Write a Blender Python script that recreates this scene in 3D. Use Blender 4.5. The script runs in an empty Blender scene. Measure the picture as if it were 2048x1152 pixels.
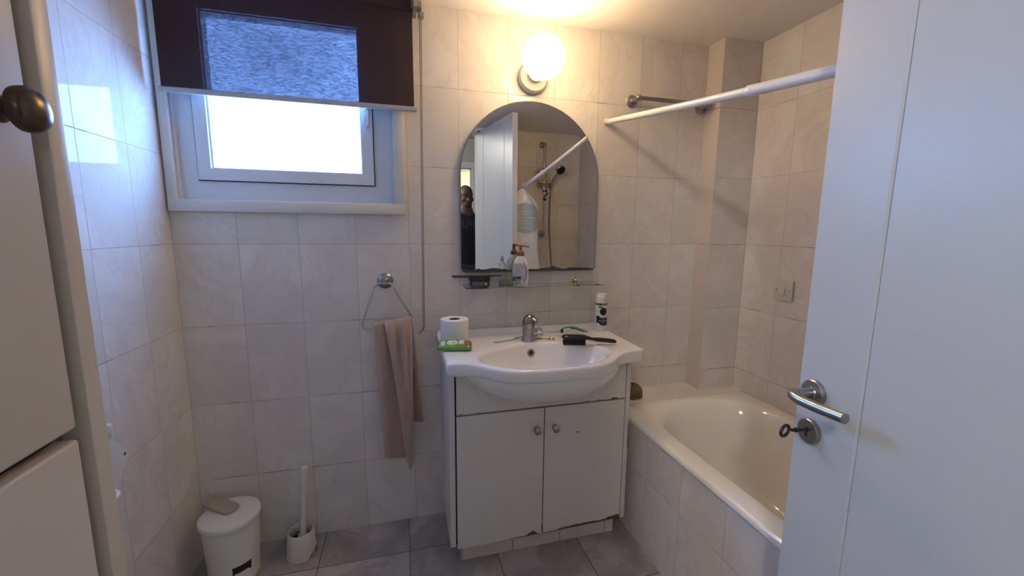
import bpy, bmesh, math, random
from mathutils import Vector, Matrix
random.seed(7)
C = bpy.context.scene.collection
scn = bpy.context.scene
PI = math.pi
sin, cos = math.sin, math.cos

# ------------------------------------------------------------------ camera, world, exposure
def look(yaw, pitch, roll):
    f = Vector((sin(yaw)*cos(pitch), cos(yaw)*cos(pitch), sin(pitch)))
    r = Vector((cos(yaw), -sin(yaw), 0)); u = r.cross(f)
    r2 = cos(roll)*r + sin(roll)*u; u2 = -sin(roll)*r + cos(roll)*u
    return Matrix((r2, u2, -f)).transposed()
cd = bpy.data.cameras.new('camera'); cam = bpy.data.objects.new('camera', cd); C.objects.link(cam)
cd.sensor_width = 36; cd.lens = 816.88/2048*36; cd.clip_start = 0.01
cam.matrix_world = Matrix.Translation((0.7767, -1.687, 1.2611)) @ look(0.2599, -0.144, 0.0092).to_4x4()
scn.camera = cam
w = bpy.data.worlds.new('sky'); scn.world = w; w.use_nodes = True
bg = w.node_tree.nodes['Background']; bg.inputs[0].default_value = (0.30, 0.66, 1.45, 1); bg.inputs[1].default_value = 20.5
vs = scn.view_settings; vs.view_transform = 'Standard'; vs.look = 'None'; vs.gamma = 1; vs.use_curve_mapping = False
vs.exposure = 0.14
scn.cycles.max_bounces = 14; scn.cycles.diffuse_bounces = 10; scn.cycles.transmission_bounces = 10
scn.cycles.transparent_max_bounces = 12
scn.cycles.sample_clamp_indirect = 6
def lamp(name, kind, loc, energy, color, **kw):
    d = bpy.data.lights.new(name, kind); o = bpy.data.objects.new(name, d); C.objects.link(o)
    o.location = loc; d.energy = energy; d.color = color
    for k, v in kw.items(): setattr(d, k, v)
    return o
pt = lamp('window_portal', 'AREA', (0.38, 0.12, 1.71), 1, (1, 1, 1), shape='RECTANGLE', size=0.62, size_y=0.62)
pt.rotation_euler = (-PI/2, 0, 0); pt.data.cycles.is_portal = True
lamp('hall_fill_light', 'POINT', (0.25, -2.55, 2.2), 48, (1, 0.95, 0.89), shadow_soft_size=0.08)  # added fill light for the bathroom; no lamp is known in the hall
lamp('far_room_light', 'POINT', (2.45, -5.5, 1.9), 40, (1, 0.97, 0.8), shadow_soft_size=0.1)

# ------------------------------------------------------------------ helpers
def mat(name, col=(.8, .8, .8), rough=.5, metal=0, spec=.5, coat=0, trans=0, ior=1.5, emit=None, es=0, sheen=0, bump=None, var=0):
    m = bpy.data.materials.new(name); m.use_nodes = True
    nt = m.node_tree; b = nt.nodes['Principled BSDF']
    b.inputs['Base Color'].default_value = (*col, 1); b.inputs['Roughness'].default_value = rough
    b.inputs['Metallic'].default_value = metal; b.inputs['Specular IOR Level'].default_value = spec
    b.inputs['Coat Weight'].default_value = coat; b.inputs['Transmission Weight'].default_value = trans
    b.inputs['IOR'].default_value = ior; b.inputs['Sheen Weight'].default_value = sheen
    if emit: b.inputs['Emission Color'].default_value = (*emit, 1); b.inputs['Emission Strength'].default_value = es
    tc = nt.nodes.new('ShaderNodeTexCoord')
    if bump:
        n = nt.nodes.new('ShaderNodeTexNoise'); n.inputs['Scale'].default_value = bump[0]; n.inputs['Detail'].default_value = 4
        nt.links.new(tc.outputs['Object'], n.inputs['Vector'])
        bp = nt.nodes.new('ShaderNodeBump'); bp.inputs['Strength'].default_value = bump[1]; bp.inputs['Distance'].default_value = bump[2]
        nt.links.new(n.outputs['Fac'], bp.inputs['Height']); nt.links.new(bp.outputs['Normal'], b.inputs['Normal'])
    if var:
        n = nt.nodes.new('ShaderNodeTexNoise'); n.inputs['Scale'].default_value = 7; n.inputs['Detail'].default_value = 5
        nt.links.new(tc.outputs['Object'], n.inputs['Vector'])
        r = nt.nodes.new('ShaderNodeValToRGB'); r.color_ramp.elements[0].position = .35; r.color_ramp.elements[1].position = .65
        r.color_ramp.elements[0].color = (*[c*(1-var) for c in col], 1); r.color_ramp.elements[1].color = (*col, 1)
        nt.links.new(n.outputs['Fac'], r.inputs[0]); nt.links.new(r.outputs[0], b.inputs['Base Color'])
    return m

class NT:
    def __init__(s, m): s.nt = m.node_tree
    def n(s, t, **kw):
        x = s.nt.nodes.new('ShaderNode'+t)
        for k, v in kw.items(): setattr(x, k, v)
        return x
    def l(s, a, b): s.nt.links.new(a, b)
    def m(s, op, a, b=None, c=None):
        x = s.n('Math', operation=op)
        for i, v in enumerate((a, b, c)):
            if v is None: continue
            if hasattr(v, 'links'): s.l(v, x.inputs[i])
            else: x.inputs[i].default_value = v
        return x.outputs[0]

def tile_mat(name, au, av, w, h, ou, ov, c1, c2, vein, groutc, rough=.1, gw=.0013, dirt=.5, stain=(.16, .12, .10), spec=.35):
    m = bpy.data.materials.new(name); m.use_nodes = True; N = NT(m)
    b = m.node_tree.nodes['Principled BSDF']
    tc = N.n('TexCoord'); sp = N.n('SeparateXYZ'); N.l(tc.outputs['Object'], sp.inputs[0])
    U = N.m('DIVIDE', N.m('SUBTRACT', sp.outputs[au], ou), w); V = N.m('DIVIDE', N.m('SUBTRACT', sp.outputs[av], ov), h)
    def edge(x, s):
        f = N.m('FRACT', x); return N.m('MULTIPLY', N.m('MINIMUM', f, N.m('SUBTRACT', 1.0, f)), s)
    du, dv = edge(U, w), edge(V, h)
    d = N.m('MINIMUM', du, dv)
    mr = N.n('MapRange'); mr.inputs[1].default_value = gw*.6; mr.inputs[2].default_value = gw*1.35
    mr.inputs[3].default_value = 1; mr.inputs[4].default_value = 0; N.l(d, mr.inputs[0]); g = mr.outputs[0]
    # a different piece of marble pattern on every tile
    cb = N.n('CombineXYZ'); N.l(N.m('FLOOR', U), cb.inputs[0]); N.l(N.m('FLOOR', V), cb.inputs[1])
    wn = N.n('TexWhiteNoise', noise_dimensions='3D'); N.l(cb.outputs[0], wn.inputs[0])
    va = N.n('VectorMath', operation='MULTIPLY_ADD'); N.l(wn.outputs['Color'], va.inputs[0]); va.inputs[1].default_value = (3, 3, 3)
    N.l(tc.outputs['Object'], va.inputs[2])
    n1 = N.n('TexNoise'); n1.inputs['Scale'].default_value = 4.5; n1.inputs['Detail'].default_value = 5; n1.inputs['Distortion'].default_value = .6
    N.l(va.outputs[0], n1.inputs['Vector'])
    r1 = N.n('ValToRGB'); r1.color_ramp.elements[0].position = .36; r1.color_ramp.elements[1].position = .62
    r1.color_ramp.elements[0].color = (*c1, 1); r1.color_ramp.elements[1].color = (*c2, 1); N.l(n1.outputs['Fac'], r1.inputs[0])
    n2 = N.n('TexNoise'); n2.inputs['Scale'].default_value = 4.5; n2.inputs['Detail'].default_value = 7; n2.inputs['Distortion'].default_value = 1.1; n2.inputs['Roughness'].default_value = .62
    N.l(va.outputs[0], n2.inputs['Vector'])
    vd = N.m('ABSOLUTE', N.m('SUBTRACT', n2.outputs['Fac'], .5))
    mv = N.n('MapRange'); mv.inputs[1].default_value = 0; mv.inputs[2].default_value = .035; mv.inputs[3].default_value = .27; mv.inputs[4].default_value = 0
    N.l(vd, mv.inputs[0])
    vm = N.m('MULTIPLY', mv.outputs[0], N.m('GREATER_THAN', n1.outputs['Fac'], .44))
    mx = N.n('Mix', data_type='RGBA'); N.l(vm, mx.inputs[0]); N.l(r1.outputs[0], mx.inputs[6]); mx.inputs[7].default_value = (*vein, 1)
    # grout, blackened in places along the horizontal joints
    n3 = N.n('TexNoise'); n3.inputs['Scale'].default_value = 9; n3.inputs['Detail'].default_value = 6; N.l(tc.outputs['Object'], n3.inputs['Vector'])
    md = N.n('MapRange'); md.inputs[1].default_value = .52; md.inputs[2].default_value = .64; md.inputs[3].default_value = 0; md.inputs[4].default_value = 1
    N.l(n3.outputs['Fac'], md.inputs[0])
    ds = N.m('MULTIPLY', N.m('MULTIPLY', md.outputs[0], N.m('LESS_THAN', dv, gw*1.5)), dirt)
    gm = N.n('Mix', data_type='RGBA'); N.l(ds, gm.inputs[0]); gm.inputs[6].default_value = (*groutc, 1); gm.inputs[7].default_value = (*stain, 1)
    fx = N.n('Mix', data_type='RGBA'); N.l(g, fx.inputs[0]); N.l(mx.outputs[2], fx.inputs[6]); N.l(gm.outputs[2], fx.inputs[7])
    N.l(fx.outputs[2], b.inputs['Base Color'])
    N.l(N.m('MULTIPLY_ADD', g, .5, rough), b.inputs['Roughness']); b.inputs['Specular IOR Level'].default_value = spec
    bp = N.n('Bump'); bp.inputs['Strength'].default_value = .5; bp.inputs['Distance'].default_value = .0012
    N.l(N.m('SUBTRACT', 1.0, g), bp.inputs['Height']); N.l(bp.outputs[0], b.inputs['Normal'])
    return m

def obj(name, bm, m=None, parent=None, smooth=None, loc=None, label=None):
    bmesh.ops.remove_doubles(bm, verts=bm.verts, dist=1e-6)
    bmesh.ops.recalc_face_normals(bm, faces=bm.faces)
    me = bpy.data.meshes.new(name); bm.to_mesh(me); bm.free()
    if m: me.materials.append(m)
    o = bpy.data.objects.new(name, me); C.objects.link(o)
    if smooth is not None:
        for p in me.polygons: p.use_smooth = True
        try: me.set_sharp_from_angle(angle=math.radians(smooth))
        except Exception: pass
    if parent: o.parent = parent
    if loc: o.location = loc
    if label: o['label'] = label
    return o
def thing(name, label, cat, loc=(0, 0, 0), rz=0, group=None):
    o = bpy.data.objects.new(name, None); C.objects.link(o); o.empty_display_size = .05
    o.location = loc; o.rotation_euler = (0, 0, rz); o['label'] = label; o['category'] = cat
    if group: o['group'] = group
    return o
def tag(o, label, cat, group=None):
    o['label'] = label; o['category'] = cat
    if group: o['group'] = group
    return o
def struct(o): o['kind'] = 'structure'; return o
def B(): return bmesh.new()
def box(bm, x0, x1, y0, y1, z0, z1, bev=0, seg=2):
    r = bmesh.ops.create_cube(bm, size=1)
    vs_ = r['verts']
    for v in vs_: v.co = Vector((x0+(v.co.x+.5)*(x1-x0), y0+(v.co.y+.5)*(y1-y0), z0+(v.co.z+.5)*(z1-z0)))
    if bev:
        es = list({e for v in vs_ for e in v.link_edges})
        bmesh.ops.bevel(bm, geom=es, offset=bev, segments=seg, affect='EDGES', profile=.5)
    return bm
def bxo(name, a, m, parent=None, bev=0, seg=2, **kw): return obj(name, box(B(), *a, bev=bev, seg=seg), m, parent, smooth=40 if bev else None, **kw)
def rings(bm, rs, cap0=False, cap1=False, closed=True):
    vr = [[bm.verts.new(p) for p in r] for r in rs]
    n = len(vr[0])
    for a, b in zip(vr, vr[1:]):
        for i in range(n if closed else n-1):
            j = (i+1) % n
            bm.faces.new((a[i], a[j], b[j], b[i]))
    if cap0: bm.faces.new(vr[0][::-1])
    if cap1: bm.faces.new(vr[-1])
    return bm
def frame_of(d):
    d = d.normalized(); a = Vector((0, 0, 1)) if abs(d.z) < .95 else Vector((1, 0, 0))
    u = d.cross(a).normalized(); return u, u.cross(d).normalized()
def lathe(bm, prof, c=(0, 0, 0), ax=(0, 0, 1), n=32, sx=1, sy=1):
    ax = Vector(ax).normalized(); c = Vector(c)
    if abs(ax.z) > .999: u, v = Vector((1, 0, 0)), Vector((0, 1, 0))
    else: u, v = frame_of(ax)
    rs = []
    for r, h in prof:
        r = max(r, 1e-5)
        rs.append([c + ax*h + u*(r*sx*cos(2*PI*i/n)) + v*(r*sy*sin(2*PI*i/n)) for i in range(n)])
    return rings(bm, rs, True, True)
def tube(bm, pts, r, n=10, closed=False, flat=1.0, ref=None):
    pts = [Vector(p) for p in pts]; N = len(pts); rs = []
    rr = r if isinstance(r, (list, tuple)) else [r]*N
    pu = None
    for i, p in enumerate(pts):
        if closed: t = pts[(i+1) % N]-pts[i-1]
        else: t = pts[min(i+1, N-1)]-pts[max(i-1, 0)]
        t.normalize()
        if ref is not None: u = (Vector(ref) - t*t.dot(Vector(ref))).normalized()
        elif pu is None: u = frame_of(t)[0]
        else: u = (pu - t*pu.dot(t)).normalized()
        pu = u; v = t.cross(u)
        rs.append([p + u*(rr[i]*flat*cos(2*PI*k/n)) + v*(rr[i]*sin(2*PI*k/n)) for k in range(n)])
    if closed: rs.append(rs[0]); return rings(bm, rs)
    return rings(bm, rs, True, True)
def spline(pts, k=8, closed=False):
    P = [Vector(p) for p in pts]; out = []; n = len(P)
    for i in range(n if closed else n-1):
        p0 = P[i-1] if (closed or i > 0) else P[0]; p1 = P[i]; p2 = P[(i+1) % n]; p3 = P[(i+2) % n] if (closed or i+2 < n) else P[-1]
        for j in range(k):
            t = j/k
            out.append(.5*((2*p1)+(p2-p0)*t+(2*p0-5*p1+4*p2-p3)*t*t+(3*p1-p0-3*p2+p3)*t**3))
    if not closed: out.append(P[-1])
    return out
def prism(bm, poly, f0, f1):
    """poly of 2-D points; f0,f1 map a 2-D point to 3-D (two faces)."""
    a = [bm.verts.new(f0(*p)) for p in poly]; b = [bm.verts.new(f1(*p)) for p in poly]
    fa = bm.faces.new(a); fb = bm.faces.new(b[::-1]); n = len(poly)
    for i in range(n): bm.faces.new((a[i], b[i], b[(i+1) % n], a[(i+1) % n]))
    bmesh.ops.triangulate(bm, faces=[fa, fb])
    return bm
def rrect(x0, x1, y0, y1, r, n=5):
    o = []
    for cx, cy, a in ((x1-r, y1-r, 0), (x0+r, y1-r, 90), (x0+r, y0+r, 180), (x1-r, y0+r, 270)):
        for i in range(n+1):
            t = math.radians(a+90*i/n); o.append((cx+r*cos(t), cy+r*sin(t)))
    return o
def ball(bm, c, r, s=(1, 1, 1), u=20, v=12):
    res = bmesh.ops.create_uvsphere(bm, u_segments=u, v_segments=v, radius=1)
    for vv in res['verts']: vv.co = Vector((c[0]+vv.co.x*r*s[0], c[1]+vv.co.y*r*s[1], c[2]+vv.co.z*r*s[2]))
    return bm
def text_bm(s, size, ext=.0002, align='CENTER', sub=0):
    cu = bpy.data.curves.new('t', 'FONT'); cu.body = s; cu.size = size; cu.align_x = align; cu.align_y = 'CENTER'; cu.extrude = ext; cu.resolution_u = 3
    o = bpy.data.objects.new('t', cu); C.objects.link(o)
    dg = bpy.context.evaluated_depsgraph_get(); me = bpy.data.meshes.new_from_object(o.evaluated_get(dg))
    bm = bmesh.new(); bm.from_mesh(me); bpy.data.objects.remove(o); bpy.data.curves.remove(cu); bpy.data.meshes.remove(me)
    return bm
def wrap(bm, R, a0, zc, c=(0, 0)):
    """bend flat (x,y) artwork round a vertical cylinder of radius R, centred at angle a0 and height zc"""
    for v in bm.verts:
        a = a0 + v.co.x/R; r = R + v.co.z
        v.co = Vector((c[0]+r*cos(a), c[1]+r*sin(a), zc+v.co.y))
    return bm
def flat_grid(bm, fn, nu, nv):
    g = [[bm.verts.new(fn(i/nu, j/nv)) for j in range(nv+1)] for i in range(nu+1)]
    for i in range(nu):
        for j in range(nv): bm.faces.new((g[i][j], g[i+1][j], g[i+1][j+1], g[i][j+1]))
    return bm

# ------------------------------------------------------------------ materials
T1, T2, TV, TG = (.69, .645, .605), (.77, .73, .69), (.56, .485, .44), (.56, .505, .46)
m_back = tile_mat('marble_tile_back', 0, 2, .2, .2997, 0, -.0011, T1, T2, TV, TG, dirt=.8)
m_side = tile_mat('marble_tile_side', 1, 2, .2, .2997, .007, -.0011, T1, T2, TV, TG, rough=.06, dirt=.6, spec=.17)
m_right = tile_mat('marble_tile_right', 1, 2, .2, .2997, -.09, -.0011, T1, T2, TV, TG, rough=.09, dirt=.9)
m_panel = tile_mat('marble_tile_bath_panel', 1, 2, .2, .2997, 0, -.0011, T1, T2, TV, TG, rough=.12, dirt=.3)
m_plinth = tile_mat('marble_tile_plinth', 0, 2, .2, .3, -.039, -.05, T1, T2, TV, (.2, .18, .16), dirt=.3)
m_ledge = tile_mat('marble_tile_ledge', 0, 1, .2, .3, .194, .02, T1, T2, TV, TG, rough=.1, dirt=.6)
m_front = tile_mat('marble_tile_front', 0, 2, .2, .2997, .14, -.0011, T1, T2, TV, TG, dirt=1)
m_floor = tile_mat('marble_tile_floor', 0, 1, .3335, .3335, .101, -.19, (.30, .275, .26), (.50, .46, .43), (.20, .18, .17), (.10, .09, .085), rough=.22, gw=.0016, dirt=0)
m_ceil = mat('painted_ceiling', (.80, .77, .73), .6, bump=(60, .25, .002), var=.04)
m_trim = mat('painted_trim', (.72, .71, .67), .35, var=.06)
m_upvc = mat('white_window_plastic', (.70, .73, .78), .3)
m_seal = mat('black_rubber_seal', (.03, .03, .035), .6)
m_paint = mat('door_paint', (.56, .585, .60), .38, bump=(220, .06, .001))
m_lam = mat('cream_laminate', (.72, .69, .65), .33, bump=(300, .05, .0005))
m_lam2 = mat('white_laminate', (.70, .675, .65), .35, bump=(300, .05, .0005))
m_chip = mat('damp_chipboard', (.20, .10, .045), .9, bump=(200, .6, .002), var=.5)
m_por = mat('white_porcelain', (.90, .88, .85), .12, coat=.6)
m_enam = mat('cream_enamel', (.90, .86, .78), .1, coat=.7)
m_chr = mat('chrome', (.62, .61, .60), .13, metal=1)
m_chr2 = mat('dull_chrome', (.42, .40, .38), .28, metal=1, var=.2)
m_nick = mat('brushed_nickel', (.40, .39, .37), .32, metal=1)
m_iron = mat('dark_iron', (.06, .055, .05), .45, metal=.8)
m_brass = mat('brass', (.62, .48, .26), .25, metal=1)
m_wht = mat('white_plastic', (.72, .70, .66), .35)
m_wht2 = mat('ivory_plastic', (.70, .69, .60), .35)
m_blk = mat('black_plastic', (.008, .007, .007), .1)
m_blkm = mat('matt_black', (.012, .012, .012), .7)
m_pole = mat('white_enamelled_tube', (.74, .73, .71), .3)

# ------------------------------------------------------------------ room shell
ZC = 2.084; XR = 2.34; YF = -1.70
b = B(); box(b, 0, XR+.2, YF-.12, .2, -.1, 0); struct(obj('floor', b, m_floor))
b = B(); box(b, -.2, XR+.2, YF-.12, .2, ZC, ZC+.1); struct(obj('ceiling', b, m_ceil))
WX0, WX1, WZ0 = .034, .768, 1.335
b = B(); box(b, -.2, WX0, 0, .2, 0, ZC); box(b, WX1, XR+.2, 0, .2, 0, ZC); box(b, WX0, WX1, 0, .2, 0, WZ0)
struct(obj('wall_back', b, m_back))
b = B(); box(b, -.2, 0, YF-.12, 0, -.1, ZC+.1); struct(obj('wall_left', b, m_side))
b = B(); box(b, XR, XR+.2, YF-.12, 0, -.1, ZC+.1); struct(obj('wall_right', b, m_right))
DX0, DX1, DZ = .68, 1.455, 2.06
b = B(); box(b, 0, DX0, YF-.12, YF, 0, ZC); box(b, DX1, XR, YF-.12, YF, 0, ZC); box(b, DX0, DX1, YF-.12, YF, DZ, ZC)
struct(obj('wall_front', b, m_front))
# tiled pipe boxing in the corner, tiled ledge behind the bath, tiled bath front
b = B(); box(b, 2.137, XR, -.0957, 0, .5, ZC); struct(obj('wall_pipe_boxing', b, tile_mat('marble_tile_boxing', 0, 2, .2, .2997, 2.137, -.0011, T1, T2, TV, TG, dirt=.9)))
b = B(); box(b, 1.668, XR, -.157, 0, 0, .5); struct(obj('trim_1', b, m_ledge))
b = B(); box(b, 1.665, 1.685, YF, 0, 0, .482); struct(obj('wall_bath_front', b, m_panel))

# window: trim on the wall, outer frame, opening sash, glass
b = B()
def fr(bm, x0, x1, z0, z1, wd, y0, y1, wb=None, wr=None):
    """mitred frame: four trapezoid bars"""
    wb = wb or wd; wr = wr or wd
    o = [(x0, z0), (x1, z0), (x1, z1), (x0, z1)]; i = [(x0+wd, z0+wb), (x1-wr, z0+wb), (x1-wr, z1-wd), (x0+wd, z1-wd)]
    for k in range(4):
        j = (k+1) % 4
        g = .0003
        prism(bm, [o[k], o[j], i[j], i[k]], lambda x, z: Vector((x, y0, z)), lambda x, z: Vector((x, y1, z)))
    return bm
tr = B()
box(tr, .006, .034, -.022, 0, 1.312, ZC, .004); box(tr, .75, .790, -.022, 0, 1.312, ZC, .004)
box(tr, .006, .790, -.024, 0, 1.310, 1.352, .005); box(tr, .034, .75, -.022, 0, 2.05, ZC, .004)
struct(obj('trim_2', tr, m_trim, smooth=40))
# window_1 = outer frame recessed in the opening
win = bpy.data.objects.new('window_1', None); C.objects.link(win); win.location = (.4, .05, 1.35); struct(win)
def wl(o): o.parent = win; o.matrix_parent_inverse = Matrix.Translation((-.4, -.05, -1.35)); return o
wl(obj('window_frame', fr(B(), .030, .770, 1.337, 2.086, .062, .018, .10, wb=.082, wr=.0905), m_upvc))
wl(obj('reveal_lining', fr(B(), .0335, .7685, 1.3352, 2.084, .004, -.002, .018, wb=.004), m_trim))
sh = wl(obj('sash', fr(B(), .094, .676, 1.421, 2.018, .040, .008, .075), m_upvc))
wl(obj('glazing_bead', fr(B(), .131, .639, 1.4575, 1.982, .008, .020, .06), mat('bead_plastic', (.55, .60, .68), .35)))
wl(obj('rubber_seal', fr(B(), .0905, .6795, 1.4175, 2.0215, .004, .014, .07), m_seal))
mg = bpy.data.materials.new('window_glass'); mg.use_nodes = True; N = NT(mg)
for x in list(mg.node_tree.nodes):
    if x.type == 'BSDF_PRINCIPLED': mg.node_tree.nodes.remove(x)
t_, g_, mx_, fz_ = N.n('BsdfTransparent'), N.n('BsdfGlossy'), N.n('MixShader'), N.n('Fresnel')
t_.inputs[0].default_value = (.96, .98, 1, 1); g_.inputs['Roughness'].default_value = 0
gb_ = N.n('NewGeometry'); N.l(N.m('MULTIPLY', fz_.outputs[0], N.m('SUBTRACT', 1.0, gb_.outputs['Backfacing'])), mx_.inputs[0]); N.l(t_.outputs[0], mx_.inputs[1]); N.l(g_.outputs[0], mx_.inputs[2])
N.l(mx_.outputs[0], mg.node_tree.nodes['Material Output'].inputs[0])
wl(bxo('glass_pane', (.136, .634, .044, .048, 1.462, 1.978), mg))
hb = B(); prism(hb, rrect(.648, .664, 1.635, 1.725, .0075), lambda x, z: Vector((x, .008, z)), lambda x, z: Vector((x, -.004, z)))
tube(hb, [(.656, -.002, 1.700), (.656, -.022, 1.702), (.640, -.028, 1.703), (.56, -.028, 1.704)], [.007, .007, .0065, .006])
hw = wl(obj('window_handle', hb, m_upvc, smooth=40))

# ------------------------------------------------------------------ roller blind
bl = thing('roller_blind', 'dark purple see-through roller blind covering the upper half of the window', 'blind', (.43, -.05, 2.06))
def par(o, p): o.parent = p; o.matrix_parent_inverse = p.matrix_basis.inverted(); return o
mb = bpy.data.materials.new('blind_mesh_fabric'); mb.use_nodes = True; N = NT(mb)
pb = mb.node_tree.nodes['Principled BSDF']; pb.inputs['Base Color'].default_value = (.034, .014, .016, 1); pb.inputs['Roughness'].default_value = .75
tcb = N.n('TexCoord'); nz = N.n('TexNoise'); nz.inputs['Scale'].default_value = 75; nz.inputs['Detail'].default_value = 4; nz.inputs['Roughness'].default_value = .7
mp = N.n('Mapping'); mp.inputs['Scale'].default_value = (1, 1, 3.2); N.l(tcb.outputs['Object'], mp.inputs[0]); N.l(mp.outputs[0], nz.inputs['Vector'])
n5 = N.n('TexNoise'); n5.inputs['Scale'].default_value = 4; N.l(tcb.outputs['Object'], n5.inputs['Vector'])
mrb = N.n('MapRange'); mrb.inputs[1].default_value = .38; mrb.inputs[2].default_value = .62; mrb.inputs[3].default_value = .011; mrb.inputs[4].default_value = .033; N.l(nz.outputs['Fac'], mrb.inputs[0])
mrc = N.n('MapRange'); mrc.inputs[1].default_value = .3; mrc.inputs[2].default_value = .7; mrc.inputs[3].default_value = .7; mrc.inputs[4].default_value = 1.25; N.l(n5.outputs['Fac'], mrc.inputs[0])
tb = N.n('BsdfTransparent'); tb.inputs[0].default_value = (.92, .86, 1, 1)
ms = N.n('MixShader'); N.l(N.m('MULTIPLY', mrb.outputs[0], mrc.outputs[0]), ms.inputs[0]); N.l(pb.outputs[0], ms.inputs[1]); N.l(tb.outputs[0], ms.inputs[2])
N.l(ms.outputs[0], mb.node_tree.nodes['Material Output'].inputs[0])
b = B(); flat_grid(b, lambda u, v: Vector((.0365+u*.7935, -.048-.0015*sin(u*9), 1.703+v*.34)), 40, 12)
par(obj('fabric', b, mb, smooth=60), bl)
b = B(); lathe(b, [(.02, 0), (.02, .79)], (.037, -.048, 2.052), (1, 0, 0), 28); par(obj('roller_tube', b, mb, smooth=40), bl)
b = B(); prism(b, rrect(-.0055, .0055, -.009, .009, .004), lambda x, z: Vector((.030, -.048+x, 1.697+z)), lambda x, z: Vector((.838, -.048+x, 1.697+z)))
par(obj('bottom_bar', b, mat('grey_blind_bar', (.42, .43, .46), .4), smooth=40, label='pale grey bottom bar'), bl)
b = B(); box(b, .832, .846, -.09, -.003, 2.03, ZC-.001, .002); lathe(b, [(.019, 0), (.019, .018)], (.845, -.045, 2.052), (1, 0, 0), 24)
box(b, .85, .872, -.058, -.03, 2.016, 2.032, .002)
par(obj('chain_clutch', b, m_chr2, smooth=40), bl)
b = B(); box(b, .012, .030, -.085, -.003, 2.03, ZC-.001, .002); par(obj('bracket', b, m_wht), bl)
m_bead = mat('brown_bead_chain', (.13, .085, .065), .5)
b = B()
n_b = 240
for s, dx in ((-.0105, .0), (.0065, .006)):
    pts = [(.856+dx - .009*(1-k/30)*0 - .012*k/30, -.052+s, 2.04-1.17*k/30) for k in range(31)]
    tube(b, pts, .0009, 6)
    for k in range(n_b):
        t = k/n_b; p = (.856+dx-.012*t, -.052+s, 2.04-1.17*t)
        r = bmesh.ops.create_icosphere(b, subdivisions=1, radius=.0021)
        for v in r['verts']: v.co += Vector(p)
tube(b, [(.844, -.0625, .87), (.846, -.055, .862), (.850, -.0455, .87)], .0016, 6)
par(obj('bead_chain', b, m_bead, smooth=60), bl)
b = B(); tube(b, [(.846, -.055, .866), (.836, -.06, .856), (.828, -.062, .842)], .003, 8); tube(b, [(.840, -.06, .862), (.850, -.055, .852)], .003, 8)
par(obj('chain_joiner', b, mat('dusty_joiner', (.32, .27, .22), .6), smooth=60), bl)

# ------------------------------------------------------------------ wall lamp
lp = thing('wall_lamp', 'round glowing opal glass globe lamp on the tiles above the mirror', 'lamp', (1.302, 0, 1.877))
b = B(); lathe(b, [(.060, 0), (.062, .004), (.062, .018), (.056, .026), (.030, .030), (.030, .050)], (1.302, 0, 1.864), (0, -1, .10), 40)
par(obj('lamp_base', b, mat('lamp_base_plastic', (.55, .52, .48), .45), smooth=40, label='round off-white backplate'), lp)
m_globe = mat('lit_opal_glass', (.9, .85, .75), .3, emit=(1, .69, .37), es=25)
N = NT(m_globe); tcg = N.n('TexCoord'); sg = N.n('SeparateXYZ'); N.l(tcg.outputs['Object'], sg.inputs[0])
mg_ = N.n('MapRange', interpolation_type='SMOOTHSTEP'); mg_.inputs[1].default_value = -.08; mg_.inputs[2].default_value = -.17; mg_.inputs[3].default_value = 5; mg_.inputs[4].default_value = 52   # emission dimmed towards the wall so the tiles there don't burn out
N.l(sg.outputs[1], mg_.inputs[0]); N.l(mg_.outputs[0], m_globe.node_tree.nodes['Principled BSDF'].inputs['Emission Strength'])
b = B(); prof = [(.034, -.088)] + [(.079*cos(a), .079*sin(a)) for a in [math.radians(-64+k*154/20) for k in range(21)]]
lathe(b, prof, (1.303, -.136, 1.897), (0, -.97, .243), 40)
par(obj('globe', b, m_globe, smooth=50, label='glowing white opal globe'), lp)

# ------------------------------------------------------------------ mirror
mi = thing('mirror', 'frameless arch-topped mirror hanging on the tiles above the glass shelf', 'mirror', (1.305, -.013, 1.08), .0175)
mi.rotation_euler = (-.0075, 0, .0175)
def arch(hw, zb, zs, r, n=28):
    p = []
    for i in range(6):
        a = math.radians(180+90*i/5); p.append((-hw+.02+.02*cos(a), zb+.02+.02*sin(a)))
    for i in range(6):
        a = math.radians(270+90*i/5); p.append((hw-.02+.02*cos(a), zb+.02+.02*sin(a)))
    for i in range(n+1):
        a = PI*i/n; p.append((hw*cos(a), zs+r*sin(a)))
    return p
H0 = 1.08
b = B(); prism(b, arch(.302, 0, .396, .300), lambda x, z: Vector((x, -.0025, z)), lambda x, z: Vector((x, .0025, z)))
obj('backing_edge', b, mat('mirror_edge', (.10, .10, .09), .3, spec=.6), mi)
b = B(); prism(b, arch(.3, .0035, .396, .2985), lambda x, z: Vector((x, -.0028, z)), lambda x, z: Vector((x, -.0026, z)))
mm = bpy.data.materials.new('silvered_glass'); mm.use_nodes = True; N = NT(mm)
pb = mm.node_tree.nodes['Principled BSDF']; pb.inputs['Metallic'].default_value = 1; pb.inputs['Roughness'].default_value = 0
tcb = N.n('TexCoord'); sx = N.n('SeparateXYZ'); N.l(tcb.outputs['Object'], sx.inputs[0])
nz = N.n('TexNoise'); nz.inputs['Scale'].default_value = 16; nz.inputs['Detail'].default_value = 6; N.l(tcb.outputs['Object'], nz.inputs['Vector'])
th = N.m('LESS_THAN', sx.outputs[2], N.m('MULTIPLY_ADD', nz.outputs['Fac'], .042, -.0085))
cm = N.n('Mix', data_type='RGBA'); N.l(th, cm.inputs[0]); cm.inputs[6].default_value = (.80, .80, .77, 1); cm.inputs[7].default_value = (.075, .068, .055, 1)
N.l(cm.outputs[2], pb.inputs['Base Color']); N.l(N.m('MULTIPLY', th, .5), pb.inputs['Roughness']); N.l(N.m('SUBTRACT', 1.0, th), pb.inputs['Metallic'])
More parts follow.
